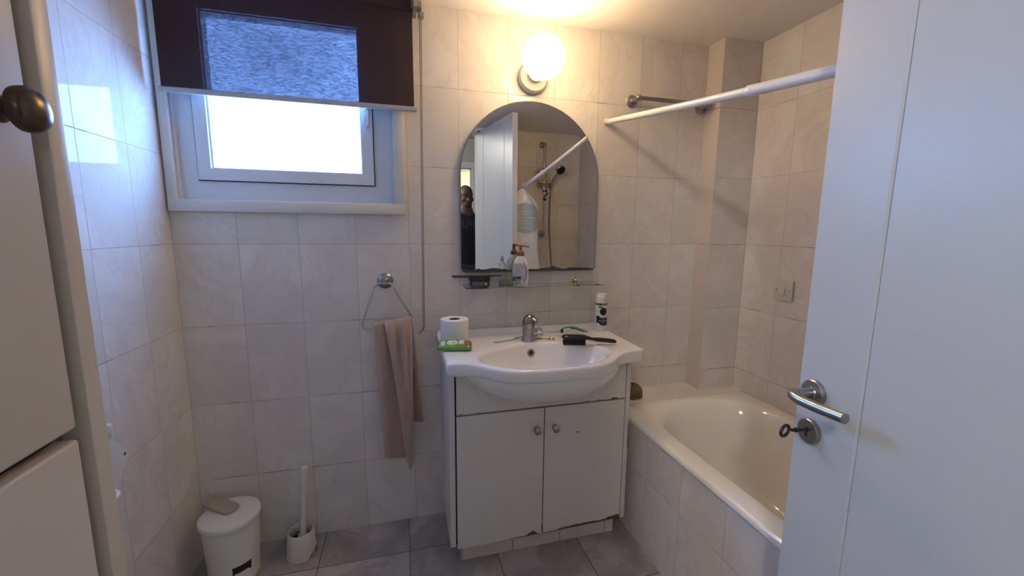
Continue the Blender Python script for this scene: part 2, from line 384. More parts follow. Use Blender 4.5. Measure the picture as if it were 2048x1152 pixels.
obj('glass', b, mm, mi)

# ------------------------------------------------------------------ glass shelf and what stands on it
SZ = 1.031
m_glass = mat('green_shelf_glass', (.72, .92, .84), .02, trans=1, ior=1.45)
sf = thing('glass_shelf', 'pale green glass shelf fixed to the tiles under the mirror', 'shelf', (1.306, -.06, SZ))
b = B(); prism(b, rrect(1.010, 1.603, -.116, -.006, .012), lambda x, y: Vector((x, y, SZ-.005)), lambda x, y: Vector((x, y, SZ)))
par(obj('shelf_glass', b, m_glass), sf)
for x in (1.10, 1.512):
    b = B(); lathe(b, [(.012, 0), (.012, .006), (.008, .010), (.006, .022)], (x, 0, SZ+.006), (0, -1, 0), 20); ball(b, (x, -.022, SZ+.0065), .0075)
    lathe(b, [(.006, 0), (.007, .003), (.006, .007)], (x, -.018, SZ-.0122), (0, 0, 1), 16)
    par(obj('shelf_bracket', b, m_brass, smooth=40, label='small brass shelf stud'), sf)
# jar of hair wax
jr = thing('cosmetic_jar', 'flat round black jar with purple label at the left end of glass shelf', 'jar', (1.072, -.062, SZ))
b = B(); lathe(b, [(.040, 0), (.042, .002), (.042, .021), (.039, .023)], n=36); obj('jar_body', b, mat('jar_dark', (.03, .012, .018), .3), jr, smooth=40)
b = B(); lathe(b, [(.043, .021), (.0445, .023), (.0445, .034), (.043, .036)], n=36); obj('lid', b, m_blk, jr, smooth=40, label='black screw lid')
b = B(); flat_grid(b, lambda u, v: Vector(((u-.5)*.046, (v-.5)*.016, .0003)), 14, 1); wrap(b, .042, math.radians(-112), .0125); obj('front_label', b, mat('jar_purple', (.16, .12, .20), .4), jr, label='dusty purple paper label')
b = B(); flat_grid(b, lambda u, v: Vector(((u-.5)*.017, (v-.5)*.011, .0003)), 6, 1); wrap(b, .0421, math.radians(-63), .0120); bc = obj('barcode_label', b, mat('barcode_white', (.6, .6, .6), .5), jr, label='small white barcode label')
b = B()
for k in range(9):
    x = -.007+k*.0017; flat_grid(b, lambda u, v: Vector((x+u*random.choice((.0005, .0009)), (v-.5)*.007+.001, .0005)), 1, 1)
wrap(b, .0421, math.radians(-63), .0120); obj('bars', b, m_blkm, bc)
# comb lying across jar and cap
cmb = thing('comb', 'black plastic comb lying across the jar lid on the glass shelf', 'comb', (1.072, -.058, SZ+.0372), math.radians(-2)); cmb.rotation_euler = (math.radians(14), 0, math.radians(-2))
b = B(); box(b, -.112, .095, -.003, .0035, 0, .0045, .0012)
obj('spine', b, m_blkm, cmb, smooth=40)
b = B()
for k in range(42):
    x = -.108+k*.0035; wd = .0018 if k < 20 else .0009
    box(b, x, x+wd, -.021, -.002, .0008, .0032)
tt = obj('teeth', b, m_blkm, cmb)
# bottle cap, perfume bottle
b = B(); lathe(b, [(.0105, 0), (.0112, .001), (.0112, .030), (.010, .0315)], n=28)
tag(obj('bottle_cap', b, mat('grey_metal_cap', (.22, .22, .25), .35, metal=.6), smooth=40, loc=(1.162, -.078, SZ)), 'small grey cylindrical bottle cap standing between the jar and the clear bottle', 'cap')
pf = thing('perfume_bottle', 'small clear glass bottle with yellowish liquid left in the bottom', 'bottle', (1.193, -.075, SZ))
mgl = mat('clear_bottle_glass', (.95, .97, .97), .02, trans=1, ior=1.3)
b = B(); lathe(b, [(.0145, 0), (.0155, .002), (.0155, .072), (.013, .081), (.007, .086), (.0065, .10), (.0062, .10), (.0062, .087), (.0115, .080), (.0142, .071), (.0142, .004), (.0135, .003)], n=28)
obj('bottle_body', b, mgl, pf, smooth=40)
b = B(); lathe(b, [(.0130, .0040), (.0134, .0045), (.0134, .022), (.0130, .0225)], n=28); obj('liquid', b, mat('yellow_liquid', (.75, .72, .25), .05, trans=.6), pf, smooth=40, label='pale yellow liquid')
b = B(); lathe(b, [(.0075, .090), (.0075, .103), (.004, .105), (.004, .113), (.0035, .114)], n=20); obj('spray_neck', b, mat('clear_plastic', (.85, .87, .88), .1, trans=.6), pf, smooth=40)
# soap pump bottle
sp_ = thing('soap_dispenser', 'white and lilac pump bottle of hand soap with brown pump top', 'soap bottle', (1.243, -.066, SZ), math.radians(-14))
def srings(spec, n=36, e=2.6):
    out = []
    for hw, hd, z in spec:
        r = []
        for i in range(n):
            a = 2*PI*i/n; c_, s_ = cos(a), sin(a)
            r.append(Vector((hw*math.copysign(abs(c_)**(2/e), c_), hd*math.copysign(abs(s_)**(2/e), s_), z)))
        out.append(r)
    return out
b = B(); rings(b, srings([(.030, .017, 0), (.033, .019, .003), (.0335, .0195, .012), (.0345, .020, .05), (.033, .020, .078), (.026, .0175, .103), (.016, .014, .114), (.0125, .0125, .119), (.012, .012, .124)]), True, True)
obj('bottle_body', b, mat('soap_white', (.80, .76, .78), .25), sp_, smooth=45)
b = B(); lathe(b, [(.0145, .120), (.0150, .121), (.0150, .137), (.012, .139), (.0065, .140), (.0065, .157), (.0075, .158), (.0075, .164), (.005, .166)], n=28)
tube(b, [(0, 0, .1625), (.014, -.004, .1615), (.034, -.010, .158)], [.0055, .0045, .0035], 10)
obj('pump', b, mat('brown_pump', (.27, .15, .045), .3), sp_, smooth=40, label='brown pump head with spout')
def onface(bm, hd=.0203):
    for v in bm.verts:
        x = v.co.x; v.co = Vector((x, -hd*(1-min(1, abs(x)/.0345)**2.6)**(1/2.6)-.0002-v.co.z, v.co.y))
    return bm
b = B(); flat_grid(b, lambda u, v: Vector((-.030+.043*u+.004*sin(v*3), .02+.07*v, 0)), 14, 6); onface(b)
sil = bpy.data.materials.new('speckled_silver'); sil.use_nodes = True; N = NT(sil); pb = sil.node_tree.nodes['Principled BSDF']; pb.inputs['Roughness'].default_value = .35
tcb = N.n('TexCoord'); vo = N.n('TexNoise'); vo.inputs['Scale'].default_value = 420; N.l(tcb.outputs['Object'], vo.inputs['Vector'])
r = N.n('ValToRGB'); r.color_ramp.elements[0].position = .42; r.color_ramp.elements[1].position = .58; r.color_ramp.elements[0].color = (.28, .27, .30, 1); r.color_ramp.elements[1].color = (.75, .73, .78, 1)
N.l(vo.outputs['Fac'], r.inputs[0]); N.l(r.outputs[0], pb.inputs['Base Color'])
lb = obj('front_label', b, sil, sp_, smooth=60, label='silver speckled front label')
b = B(); flat_grid(b, lambda u, v: Vector((.012+.0085*u*sin(PI*(.15+.8*v))+.008*sin(PI*v), .012+.088*v, .0004)), 5, 14); onface(b); obj('lilac_band', b, mat('lilac', (.36, .24, .42), .35), sp_, smooth=60)
b = B()
for (x0, x1, z0, z1) in ((-.028, -.022, .018, .036), (-.018, .002, .026, .036), (-.019, -.013, .016, .022), (-.006, -.001, .017, .023), (-.016, 0, .009, .012), (-.027, -.012, .004, .0065)):
    flat_grid(b, lambda u, v: Vector((x0+(x1-x0)*u, z0+(z1-z0)*v, .0006)), 3, 1)
onface(b); obj('label_print', b, mat('label_ink', (.03, .03, .04), .5), sp_)

# ------------------------------------------------------------------ vanity unit
va = thing('vanity_cabinet', 'cream laminate vanity cabinet with worn chipped lower edges under the washbasin', 'cabinet', (1.268, -.16, 0))
VY = -.33
b = B(); prism(b, [(0, .10), (-.25, .088), (VY+.012, .088), (VY, .10), (VY, .7795), (0, .7795)], lambda y, z: Vector((.915, y, z)), lambda y, z: Vector((.934, y, z)))
par(obj('side_panel', b, m_lam2), va)
b = B(); box(b, 1.604, 1.622, VY, 0, .092, .7795, .0015); sp2 = par(obj('side_panel', b, m_lam2), va)
par(bxo('worn_edge', (1.6195, 1.6228, VY-.0006, VY+.004, .40, .50), m_chip), va)
par(bxo('carcass', (.934, 1.604, VY+.025, 0, .088, .60), mat('dark_carcass', (.10, .075, .06), .8)), va)
b = B(); box(b, .957, 1.599, -.285, -.01, 0, .088); par(obj('plinth', b, m_plinth, label='tiled plinth'), va)
def door_(x0, x1, zb0, zb1, chips, kx, seed):
    rnd = random.Random(seed); top = .604
    n = 60; low = []
    for i in range(n+1):
        t = i/n; x = x1+(x0-x1)*t
        z = zb0+(zb1-zb0)*(x-x0)/(x1-x0) + rnd.uniform(0, .0025)
        for cx, cw, ch in chips:
            z += ch*max(0, 1-abs(x-cx)/cw)*rnd.uniform(.75, 1.1)
        low.append((x, z))
    poly = [(x0, top), (x1, top)] + low
    bb = B(); prism(bb, poly, lambda x, z: Vector((x, VY, z)), lambda x, z: Vector((x, VY+.0015, z)))
    box(bb, x0, x1, VY+.0015, VY+.018, zb1+.03, top)
    d = par(obj('cabinet_door', bb, m_lam), va)
    bb = B(); prism(bb, [(x0+.001, .2), (x1-.001, .2), (x1-.001, zb1), (x0+.001, zb0)], lambda x, z: Vector((x, VY+.0016, z)), lambda x, z: Vector((x, VY+.0175, z)))
    c = obj('exposed_chipboard', bb, m_chip, d, label='brown swollen chipboard edge'); c.matrix_parent_inverse = va.matrix_basis.inverted() @ Matrix.Identity(4); c.matrix_parent_inverse = Matrix.Identity(4)
    bb = B(); lathe(bb, [(.011, 0), (.011, .003), (.006, .005), (.0055, .013), (.010, .017), (.0135, .021), (.0135, .025), (.009, .029), (.002, .030)], (kx, VY, .5255), (0, -1, 0), 24)
    k = obj('door_knob', bb, m_nick, d, smooth=35, label='small round nickel knob')
    return d
door_(.940, 1.2655, .086, .088, [(1.228, .022, .017), (1.215, .11, .005)], 1.236, 3)
d2 = door_(1.270, 1.600, .086, .092, [(1.580, .06, .017), (1.48, .16, .010), (1.36, .15, .007)], 1.308, 5)
b = B(); lathe(b, [(.003, 0), (.002, .0004)], (1.402, VY-.0002, .492), (0, -1, 0), 10, sx=2.6, sy=.8); 
obj('paint_chip', b, m_chip, d2)
# fascia with the arch cut for the basin
def ua(x): u = (x-1.262)/.250; return .690+.110*(abs(u)**2.3)
b = B(); NF = 66
def ftop(x): return min(.779, ua(x)-.004) if abs(x-1.262) < .284 else .779
for yy in (VY, VY+.018):
    flat_grid(b, lambda u, v: Vector((.940+.660*u, yy, .611+(ftop(.940+.660*u)-.611)*v)), NF, 1)
box(b, .940, 1.600, VY+.0002, VY+.0178, .611, .6112); box(b, .940, .9404, VY, VY+.018, .611, .779); box(b, 1.5996, 1.600, VY, VY+.018, .611, .779)
fs = par(obj('drawer_fascia', b, m_lam), va)
b = B()
for x, s in ((.955, 1), (1.02, 1), (1.44, 1), (1.49, 1.2), (1.55, 2.5), (1.56, 2)):
    o = obj('chipped_spot', lathe(B(), [(.004*s, 0), (.003*s, .0006)], (x, VY-.0001, .6125), (0, -1, 0), 10, sy=.4), m_chip, fs)

# ------------------------------------------------------------------ washbasin
bs = thing('washbasin', 'white porcelain washbasin with bowed front set on top of the vanity cabinet', 'basin', (1.265, -.27, .8))
BX = 1.255; BC = Vector((BX, -.36)); NB = 144
fp = [(0, -.535), (.08, -.534), (.14, -.524), (.185, -.503), (.215, -.477), (.245, -.445), (.27, -.425), (.30, -.413), (.33, -.409)]
def fy(u):
    u = abs(u)
    for (a, ya), (c, yc) in zip(fp, fp[1:]):
        if u <= c:
            t = (u-a)/(c-a); return ya+(yc-ya)*t
    return -.409
lx, rx = .900, 1.632
out = []
def addc(cx, cy, r, a0, a1, n=6):
    for i in range(n+1):
        a = math.radians(a0+(a1-a0)*i/n); out.append((cx+r*cos(a), cy+r*sin(a)))
out += [(rx+.008, -.002)]
addc(rx-.02, -.385, .022, 0, -90)
for k in range(61):
    u = (rx-.045-BX)-(rx-.045-BX+(BX-lx-.045))*k/60; out.append((BX+u, fy(u)))
addc(lx+.022, -.387, .022, -90, -180)
out += [(lx, -.002)]
def outline(i, inset=0):
    """ray from BC at angle i hits the closed polygon"""
    a = 2*PI*i/NB; d = Vector((cos(a), sin(a))); best = None
    n = len(out)
    for k in range(n):
        p, q = Vector(out[k]), Vector(out[(k+1) % n]); e = q-p
        den = d.x*e.y-d.y*e.x
        if abs(den) < 1e-12: continue
        w_ = p-BC; t = (w_.x*e.y-w_.y*e.x)/den; s = (w_.x*d.y-w_.y*d.x)/den
        if t > 0 and -1e-9 <= s <= 1+1e-9: best = t if best is None else min(best, t)
    return best
OUT = [outline(i) for i in range(NB)]
OUT = [(OUT[i-1]+2*OUT[i]+OUT[(i+1) % NB])/4 if 200 < (i*360/NB) < 340 else OUT[i] for i in range(NB)]
def oring(inset, z, f=None):
    r = []
    for i in range(NB):
        a = 2*PI*i/NB; t = OUT[i]-inset; x = BC.x+t*cos(a); y = BC.y+t*sin(a)
        r.append(Vector((x, y, z if f is None else f(x, y))))
    return r
def ering(cx, cy, a_, b_, z, e=2.0):
    r = []
    for i in range(NB):
        t = 2*PI*i/NB; c_, s_ = cos(t), sin(t)
        # same ray direction from BC
        k = 1/((abs(c_/a_)**e+abs(s_/b_)**e)**(1/e)); r.append(Vector((cx+k*c_, cy+k*s_, z)))
    return r
def deckz(x, y):
    z = .825
    if y > -.030: z = .840
    elif y > -.050: z = .840-.015*((-.030-y)/.020)
    return z
R_ = []
R_.append(ering(BX-.003, -.36, .02, .014, .704)); R_.append(ering(BX-.003, -.36, .08, .05, .708))
R_.append(ering(BX-.003, -.362, .145, .085, .722)); R_.append(ering(BX-.003, -.366, .195, .112, .752)); R_.append(ering(BX-.003, -.369, .220, .131, .788))
R_.append(ering(BX-.003, -.370, .229, .138, .812)); R_.append(ering(BX-.003, -.370, .234, .142, .821)); R_.append(ering(BX-.003, -.370, .242, .148, .8245))
R_.append(ering(BX-.003, -.3695, .250, .154, .8252))
inner = R_[-1]
def mixr(t):
    o_ = oring(.012, 0, deckz); r = []
    for p, q in zip(inner, o_):
        x = p.x+(q.x-p.x)*t; y = p.y+(q.y-p.y)*t; r.append(Vector((x, y, deckz(x, y) + (.0002))))
    return r
for t in (.15, .3, .45, .6, .72, .8, .86, .91, .95, .98): R_.append(mixr(t))
R_.append(oring(.010, 0, deckz)); R_.append(oring(.004, 0, lambda x, y: deckz(x, y)-.0022)); R_.append(oring(.0005, 0, lambda x, y: deckz(x, y)-.007)); R_.append(oring(0, .806)); R_.append(oring(.0006, .790)); R_.append(oring(.004, .784)); R_.append(oring(.010, .7805))
R_.append(oring(.014, .7802))
for a_, b_, z_, cy_ in ((.290, .184, .779, -.335), (.289, .186, .768, -.335), (.280, .182, .748, -.333), (.262, .172, .724, -.330), (.232, .155, .701, -.328), (.192, .130, .682, -.325), (.140, .098, .667, -.32), (.08, .06, .659, -.31), (.02, .02, .657, -.31)): R_.append(ering(BX+.003, cy_, a_, b_, z_))
b = B(); rings(b, R_, True, True); par(obj('basin_body', b, m_por, smooth=50), bs)
ov = Vector((1.240, -.2365, .789)); on = Vector((.0, -.93, .36))
b = B(); lathe(b, [(.0085, .000), (.0085, .003), (.0155, .004), (.0158, .001), (.0150, -.002)], ov, on, 28); par(obj('overflow_ring', b, m_chr2, smooth=40, label='round metal overflow ring'), bs)
b = B(); lathe(b, [(.0086, .0), (.0086, .0034)], ov, on, 24); par(obj('overflow_hole', b, m_blkm), bs)
b = B(); lathe(b, [(.022, 0), (.024, .003), (.018, .005), (.008, .004)], (BX-.003, -.36, .7045), n=28); par(obj('drain', b, m_chr, smooth=40), bs)
DZ_ = .8255
# mixer tap
tp = thing('mixer_tap', 'chrome single-lever mixer tap at the back of the washbasin', 'tap', (1.243, -.19, DZ_))
b = B(); lathe(b, [(.0265, 0), (.0265, .004), (.0245, .008), (.0225, .016), (.0228, .055), (.0232, .066)], n=32)
obj('tap_body', b, m_chr2, tp, smooth=40)
b = B(); n = 32; rs = []
for r, h, sh_ in ((.0232, .060, .0), (.0248, .066, 0), (.0252, .076, .001), (.0240, .088, .002), (.0195, .098, .003), (.011, .1035, .003), (.002, .105, .003)):
    rs.append([Vector((r*cos(2*PI*i/n)+sh_, r*sin(2*PI*i/n)-sh_, h - (.010*(.5+.5*cos(2*PI*i/n+.9)) if h < .08 else 0))) for i in range(n)])
rings(b, rs, True, True); tube(b, [(.010, -.012, .088), (.018, -.026, .086), (.022, -.036, .080)], [.009, .0075, .005], 12, flat=1.4)
lv = obj('lever_cap', b, mat('dark_chrome', (.30, .28, .27), .12, metal=1), tp, smooth=40)
b = B(); ball(b, (.006, -.0245, .083), .0032); obj('red_marker', b, mat('red_dot', (.25, .01, .01), .4), lv)
b = B(); tube(b, [(.012, .006, .034), (.030, .008, .036), (.042, .010, .034)], [.012, .010, .010], 16); lathe(b, [(.011, 0), (.011, .016), (.008, .0165)], (.044, .0105, .024), (0, 0, 1), 20); box(b, .040, .056, -.002, .018, .026, .047, .003)
obj('spout', b, m_chr, tp, smooth=40)
# toothbrush behind the tap
def brush_tooth(name, label, p, q, mh, mb_, neckm):
    p = Vector(p); q = Vector(q); L = (q-p).length; a = math.atan2(q.y-p.y, q.x-p.x)
    t = thing(name, label, 'toothbrush', p, a)
    b = B(); tube(b, spline([(0, 0, .0050), (.02, 0, .0055), (.06, 0, .0062), (.10, 0, .0055)], 5), [.0052]*6+[.0068]*6+[.0052]*4, 10, flat=.8, ref=(0, 0, 1)); obj('handle', b, mh, t, smooth=50)
    b = B(); tube(b, spline([(.085, .004, .006), (.10, .005, .0075), (.115, 0, .0070), (.13, 0, .0085), (L-.024, 0, .009)], 5), .0021, 8)
    tube(b, spline([(.085, -.004, .006), (.10, -.005, .0075), (.115, 0, .0070)], 4), .0021, 8); obj('neck', b, neckm, t, smooth=50)
    b = B(); box(b, L-.026, L, -.0055, .0055, .0075, .0115, .002)
    h = obj('brush_head', b, mh, t, smooth=50)
    b = B()
    for i in range(7):
        for j in range(3): tube(b, [(L-.024+i*.0035, -.0035+j*.0035, .0080), (L-.024+i*.0035, -.0035+j*.0035, .0005)], .0014, 6)
    obj('bristles', b, mb_, h)
    return t
m_blue = mat('blue_rubber', (.06, .19, .30), .4); m_tbw = mat('toothbrush_white', (.78, .76, .74), .3); m_cy = mat('aqua_bristle', (.25, .55, .62), .6)
brush_tooth('toothbrush', 'white toothbrush with blue neck lying behind the mixer tap', (1.105, -.196, DZ_), (1.297, -.139, DZ_), m_tbw, m_cy, m_blue)
brush_tooth('toothbrush', 'clear white toothbrush lying partly behind the black hairbrush', (1.475, -.222, DZ_), (1.302, -.120, DZ_), mat('clear_white', (.75, .74, .70), .2), mat('pale_bristle', (.7, .7, .68), .6), mat('clear_neck', (.7, .69, .66), .15))
# nail scissors
sc = thing('nail_scissors', 'small steel nail scissors lying right of the mixer tap', 'scissors', (1.300, -.180, DZ_), math.radians(158))
for s in (-1, 1):
    b = B(); z0 = .0015+(.0016 if s > 0 else 0)
    tube(b, [(-.030, s*.0085, z0), (-.012, s*.003, z0), (0, 0, z0), (.018, -s*.0012, z0), (.034, -s*.0002, z0+.001)], [.0016, .0018, .0022, .0018, .0006], 8, flat=.6, ref=(0, 0, 1))
    tube(b, [(-.041+.012*cos(2*PI*k/18), s*.0105+.0072*sin(2*PI*k/18), z0) for k in range(18)], .0014, 7, closed=True)
    obj('blade_arm', b, m_chr2, sc, smooth=50)
b = B(); lathe(b, [(.0025, 0), (.0022, .002)], (0, 0, .003), n=12); obj('pivot_screw', b, m_chr, sc)
# razor
rz = thing('razor', 'teal and black disposable razor leaning behind the hairbrush', 'razor', (1.42, -.105, DZ_), math.radians(-18))
b = B(); tube(b, spline([(0, 0, .016), (.018, 0, .023), (.05, 0, .024), (.080, 0, .014), (.105, 0, .006)], 6), [.0035]*4+[.0045]*8+[.006]*8+[.0045]*5, 12, flat=.75, ref=(0, 0, 1)); obj('handle', b, mat('teal_plastic', (.06, .26, .29), .3), rz, smooth=50)
b = B(); tube(b, spline([(.035, 0, .0210), (.06, 0, .0170), (.09, 0, .0068)], 6), .0045, 10, flat=.6, ref=(0, 0, 1)); obj('grip', b, m_blkm, rz, smooth=50)
b = B(); box(b, -.008, .004, -.019, .019, .003, .011, .0025); tube(b, [(0, 0, .009), (.001, 0, .017)], .0045, 10); obj('blade_head', b, m_blk, rz, smooth=50)
b = B(); box(b, -.0088, -.0065, -.017, .017, .0045, .0080); obj('blades', b, m_chr, rz)
# hairbrush
hbx = thing('hairbrush', 'glossy black hairbrush lying bristles down at the right of the washbasin', 'hairbrush', (1.352, -.272, DZ_), math.radians(-15))
def hsec(x): # half width, z centre, half thickness
    k = [(0, .010, .029, .004), (.004, .019, .029, .008), (.02, .023, .030, .0085), (.06, .024, .030, .0085), (.085, .020, .029, .0085), (.100, .011, .026, .0075), (.115, .0065, .022, .006), (.135, .009, .020, .0075), (.165, .010, .018, .008), (.192, .010, .015, .008), (.203, .008, .0135, .0065), (.208, .003, .0125, .003)]
    for p, q in zip(k, k[1:]):
        if x <= q[0]:
            t = (x-p[0])/(q[0]-p[0]); t = t*t*(3-2*t); return [p[i]+(q[i]-p[i])*t for i in (1, 2, 3)]
    return k[-1][1:]
b = B(); rs = []
for i in range(44):
    x = .208*i/43; hw, zc, ht = hsec(x)
    rs.append([Vector((x, hw*math.copysign(abs(cos(a))**.7, cos(a)), zc+ht*math.copysign(abs(sin(a))**.7, sin(a)))) for a in [2*PI*k/24 for k in range(24)]])
rings(b, rs, True, True); obj('handle_and_back', b, m_blk, hbx, smooth=60)
b = B()
for i in range(20):
    for j in range(9):
        x = .006+i*.0042; y = -.016+j*.004; box(b, x, x+.0022, y, y+.0022, 0, .024)
obj('bristles', b, m_blkm, hbx)
# shaving foam can
cn = thing('shaving_foam_can', 'white and black aerosol can of shaving gel at the back right of washbasin', 'can', (1.597, -.108, DZ_))
CR = .0262; A0 = math.atan2(-1.687+.108, .777-1.597)+.42
b = B(); lathe(b, [(.022, 0), (.0255, .001), (CR, .004), (CR, .124), (.0255, .127)], n=40); obj('can_body', b, mat('can_white', (.75, .75, .74), .28), cn, smooth=40)
b = B(); lathe(b, [(.0262, .126), (.0268, .127), (.0268, .147), (.0262, .149), (.0235, .150), (.0235, .161), (.022, .164), (.010, .1655)], n=40); obj('cap', b, mat('cap_white', (.80, .78, .74), .4), cn, smooth=40)
def disc(cx, cy, r, n=28, k=6, z=.0002):
    bm = B(); rs = [[Vector((cx+r*j/k*cos(2*PI*i/n), cy+r*j/k*sin(2*PI*i/n), z)) for i in range(n)] for j in range(k, 0, -1)]
    rings(bm, rs, False, True); return bm
def band(x0, x1, ftop, fbot, z=.0002, n=24):
    bm = B(); flat_grid(bm, lambda u, v: Vector((x0+(x1-x0)*u, (fbot(u)*(1-v)+ftop(u)*v), z)), n, 2); return bm
m_ink = mat('can_black', (.012, .014, .025), .3); m_grn = mat('can_green', (.14, .27, .10), .35); m_bl2 = mat('can_blue', (.13, .18, .32), .35); m_wt = mat('print_white', (.75, .75, .75), .4)
def put(bm, a, z, m, nm, **kw): wrap(bm, CR, A0+a, z); return obj(nm, bm, m, cn, **kw)
put(band(-.078, .078, lambda u: .0045, lambda u: -.0045, n=60), 0, .120, m_grn, 'green_stripe')
put(band(-.004, .004, lambda u: .004, lambda u: -.004, .0004), -.62, .120, m_ink, 'stripe_mark')
put(band(-.010, .009, lambda u: .005 if u < .9 else .003, lambda u: -.005 if u > .1 else -.003), -.45, .1075, m_grn, 'green_tab')
lg = put(disc(0, 0, .0165), 0, .0890, m_ink, 'round_logo')
put(text_bm('NIVEA', .0085, .0001), 0, .0905, m_wt, 'logo_lettering')
put(text_bm('MEN', .0050, .0001), 0, .0840, mat('print_grey', (.4, .4, .42), .4), 'logo_small_lettering')
put(text_bm('SENSITIVE', .0036, .0001), 0, .0665, m_ink, 'variant_lettering')
stp = lambda a: (lambda u: a + (.010 if u < .16 else .010*max(0, 1-(u-.16)/.14)))
put(band(-.033, .033, lambda u: .0135+(.008*max(0, min(1, (.30-u)/.12))), lambda u: -.021+(.010*max(0, min(1, (.34-u)/.16))), n=40), .05, .0485, m_bl2, 'blue_edge_band')
put(band(-.033, .033, lambda u: .0135+(.008*max(0, min(1, (.30-u)/.12))), lambda u: -.0175+(.010*max(0, min(1, (.34-u)/.16))), .0003, n=40), .05, .0485, m_ink, 'black_band')
for s_, z_, sz in (('GEL', .054, .0050), ('\u039e\u03a5\u03a1\u0399\u03a3\u039c\u0391\u03a4\u039f\u03a3', .0478, .0068), ('SHAVING GEL', .0405, .0028)):
    bm = text_bm(s_, sz, .0001)
    for v in bm.verts: v.co.z += .0004
    put(bm, 0, z_, m_wt, 'band_lettering')
put(text_bm('DERMATOLOGICALLY', .0026, .0001), 0, .0245, mat('print_green', (.2, .34, .2), .5), 'base_lettering')
put(text_bm('200 ml', .0034, .0001), .28, .0125, m_ink, 'volume_lettering')
# toilet roll
tr_ = thing('toilet_roll', 'white toilet paper roll standing on the left end of the washbasin', 'toilet roll', (.9575, -.155, DZ_))
b = B(); rr = .0525
lathe(b, [(.0215, .0008), (.0500, 0), (.052, .0015), (rr, .004), (rr, .090), (.0515, .0935), (.049, .0945), (.0225, .0935), (.0205, .091), (.0205, .003)], n=56)
obj('paper', b, mat('soft_paper', (.80, .80, .78), .95, bump=(90, .25, .001)), tr_, smooth=40)
b = B(); lathe(b, [(.0204, .002), (.0204, .0925), (.0190, .0928), (.0188, .002)], n=36); obj('cardboard_core', b, mat('core_card', (.22, .14, .11), .9), tr_, smooth=40, label='brown cardboard tube')
obj('paper_pattern', wrap(disc(0, 0, .012, 20, 4, .0003), rr, math.radians(-95), .045), mat('faint_print', (.74, .79, .77), .95), tr_)
# wet wipes pack
wp = thing('wet_wipes_pack', 'green packet of wet wipes in front of the toilet roll on the washbasin', 'wipes pack', (.947, -.243, DZ_+.0052), math.radians(-11)); wp.rotation_euler = (math.radians(11), 0, math.radians(-11))
b = B(); rs = []
nx = 26
for i in range(nx+1):
    x = -.062+.124*i/nx; e = min(1, max(0, (1-abs(x)/.062))*6); th_ = .0012+.0092*(e**.6); hw = .028+.003*e
    if abs(x) > .0585: th_ = .0010; hw = .0275
    rs.append([Vector((x, hw*math.copysign(abs(cos(a))**.6, cos(a)), th_+th_*math.copysign(abs(sin(a))**.75, sin(a)) + (.004*(abs(x)-.052)/.01 if abs(x) > .052 else 0))) for a in [2*PI*k/24 for k in range(24)]])
rings(b, rs, True, True); m_pk = mat('wipes_green', (.10, .31, .05), .22, coat=.5, bump=(70, .5, .003)); obj('packet', b, m_pk, wp, smooth=60)
def ztop(x, y):
    e = min(1, max(0, (1-abs(x)/.062))*6); t = .0012+.0092*(e**.6); hw = .028+.003*e
    c_ = min(.999, abs(y)/hw)**(1/.6); return t+t*(1-c_*c_)**.375
def pt_(x0, x1, y0, y1, nm, m, z=.0245, r=.006, **kw):
    b = B()
    def f(u, v):
        e = 1 if r < .005 else math.sqrt(max(.02, 1-abs(2*u-1)**4)); x = x0+(x1-x0)*u; y = (y0+y1)/2+(v-.5)*(y1-y0)*e
        return Vector((x, y, ztop(x, y)+.0003+(z-.0245)))
    flat_grid(b, f, 16, 10); return obj(nm, b, m, wp, smooth=60, **kw)
pt_(-.028, .012, -.017, .016, 'opening_flap', mat('pale_flap', (.62, .72, .48), .35), z=.0252, r=.014, label='pale oval sticker flap')
pt_(-.050, -.032, -.022, .012, 'blue_print', mat('wipes_pale_blue', (.50, .64, .66), .35))
pt_(.015, .034, -.012, .020, 'white_print', mat('wipes_white', (.66, .66, .60), .35), r=.004)
b = B(); flat_grid(b, lambda u, v: Vector((.038+.010*u, .022-.048*v, ztop(.038+.010*u, .022-.048*v)+.0004)), 4, 16); obj('red_flash', b, mat('wipes_red', (.50, .04, .04), .3), wp, smooth=60, label='red corner flash')
b = B(); prism(b, [(-.012, -.003), (-.004, .001), (.003, .002), (.002, -.003), (-.006, -.005)], lambda x, y: Vector((x, y, .0211)), lambda x, y: Vector((x, y, .0218))); obj('brown_mark', b, mat('flap_brown', (.2, .13, .07), .5), wp)

# ------------------------------------------------------------------ towel ring and towel
rg = thing('towel_ring', 'chrome triangular towel ring on the tiles below the window corner', 'towel ring', (.703, 0, 1.05))
b = B(); lathe(b, [(.030, 0), (.031, .004), (.027, .010), (.020, .013), (.014, .016), (.010, .028), (.012, .052), (.009, .058)], (.703, 0, 1.052), (0, -1, 0), 32); par(obj('wall_rose', b, m_chr2, smooth=40), rg)
b = B(); box(b, .684, .722, -.066, -.053, 1.045, 1.054, .002); par(obj('clamp', b, m_chr2, smooth=40), rg)
loop = [(.690, 1.049), (.675, 1.046), (.664, 1.034), (.624, .920), (.617, .895), (.623, .880), (.640, .875), (.70, .884), (.76, .893), (.785, .899), (.796, .908), (.795, .925), (.760, .985), (.738, 1.030), (.730, 1.044), (.716, 1.049)]
b = B(); tube(b, spline([(x, -.062, z) for x, z in loop], 5, True), .0042, 10, closed=True); par(obj('ring', b, m_chr, smooth=60), rg)
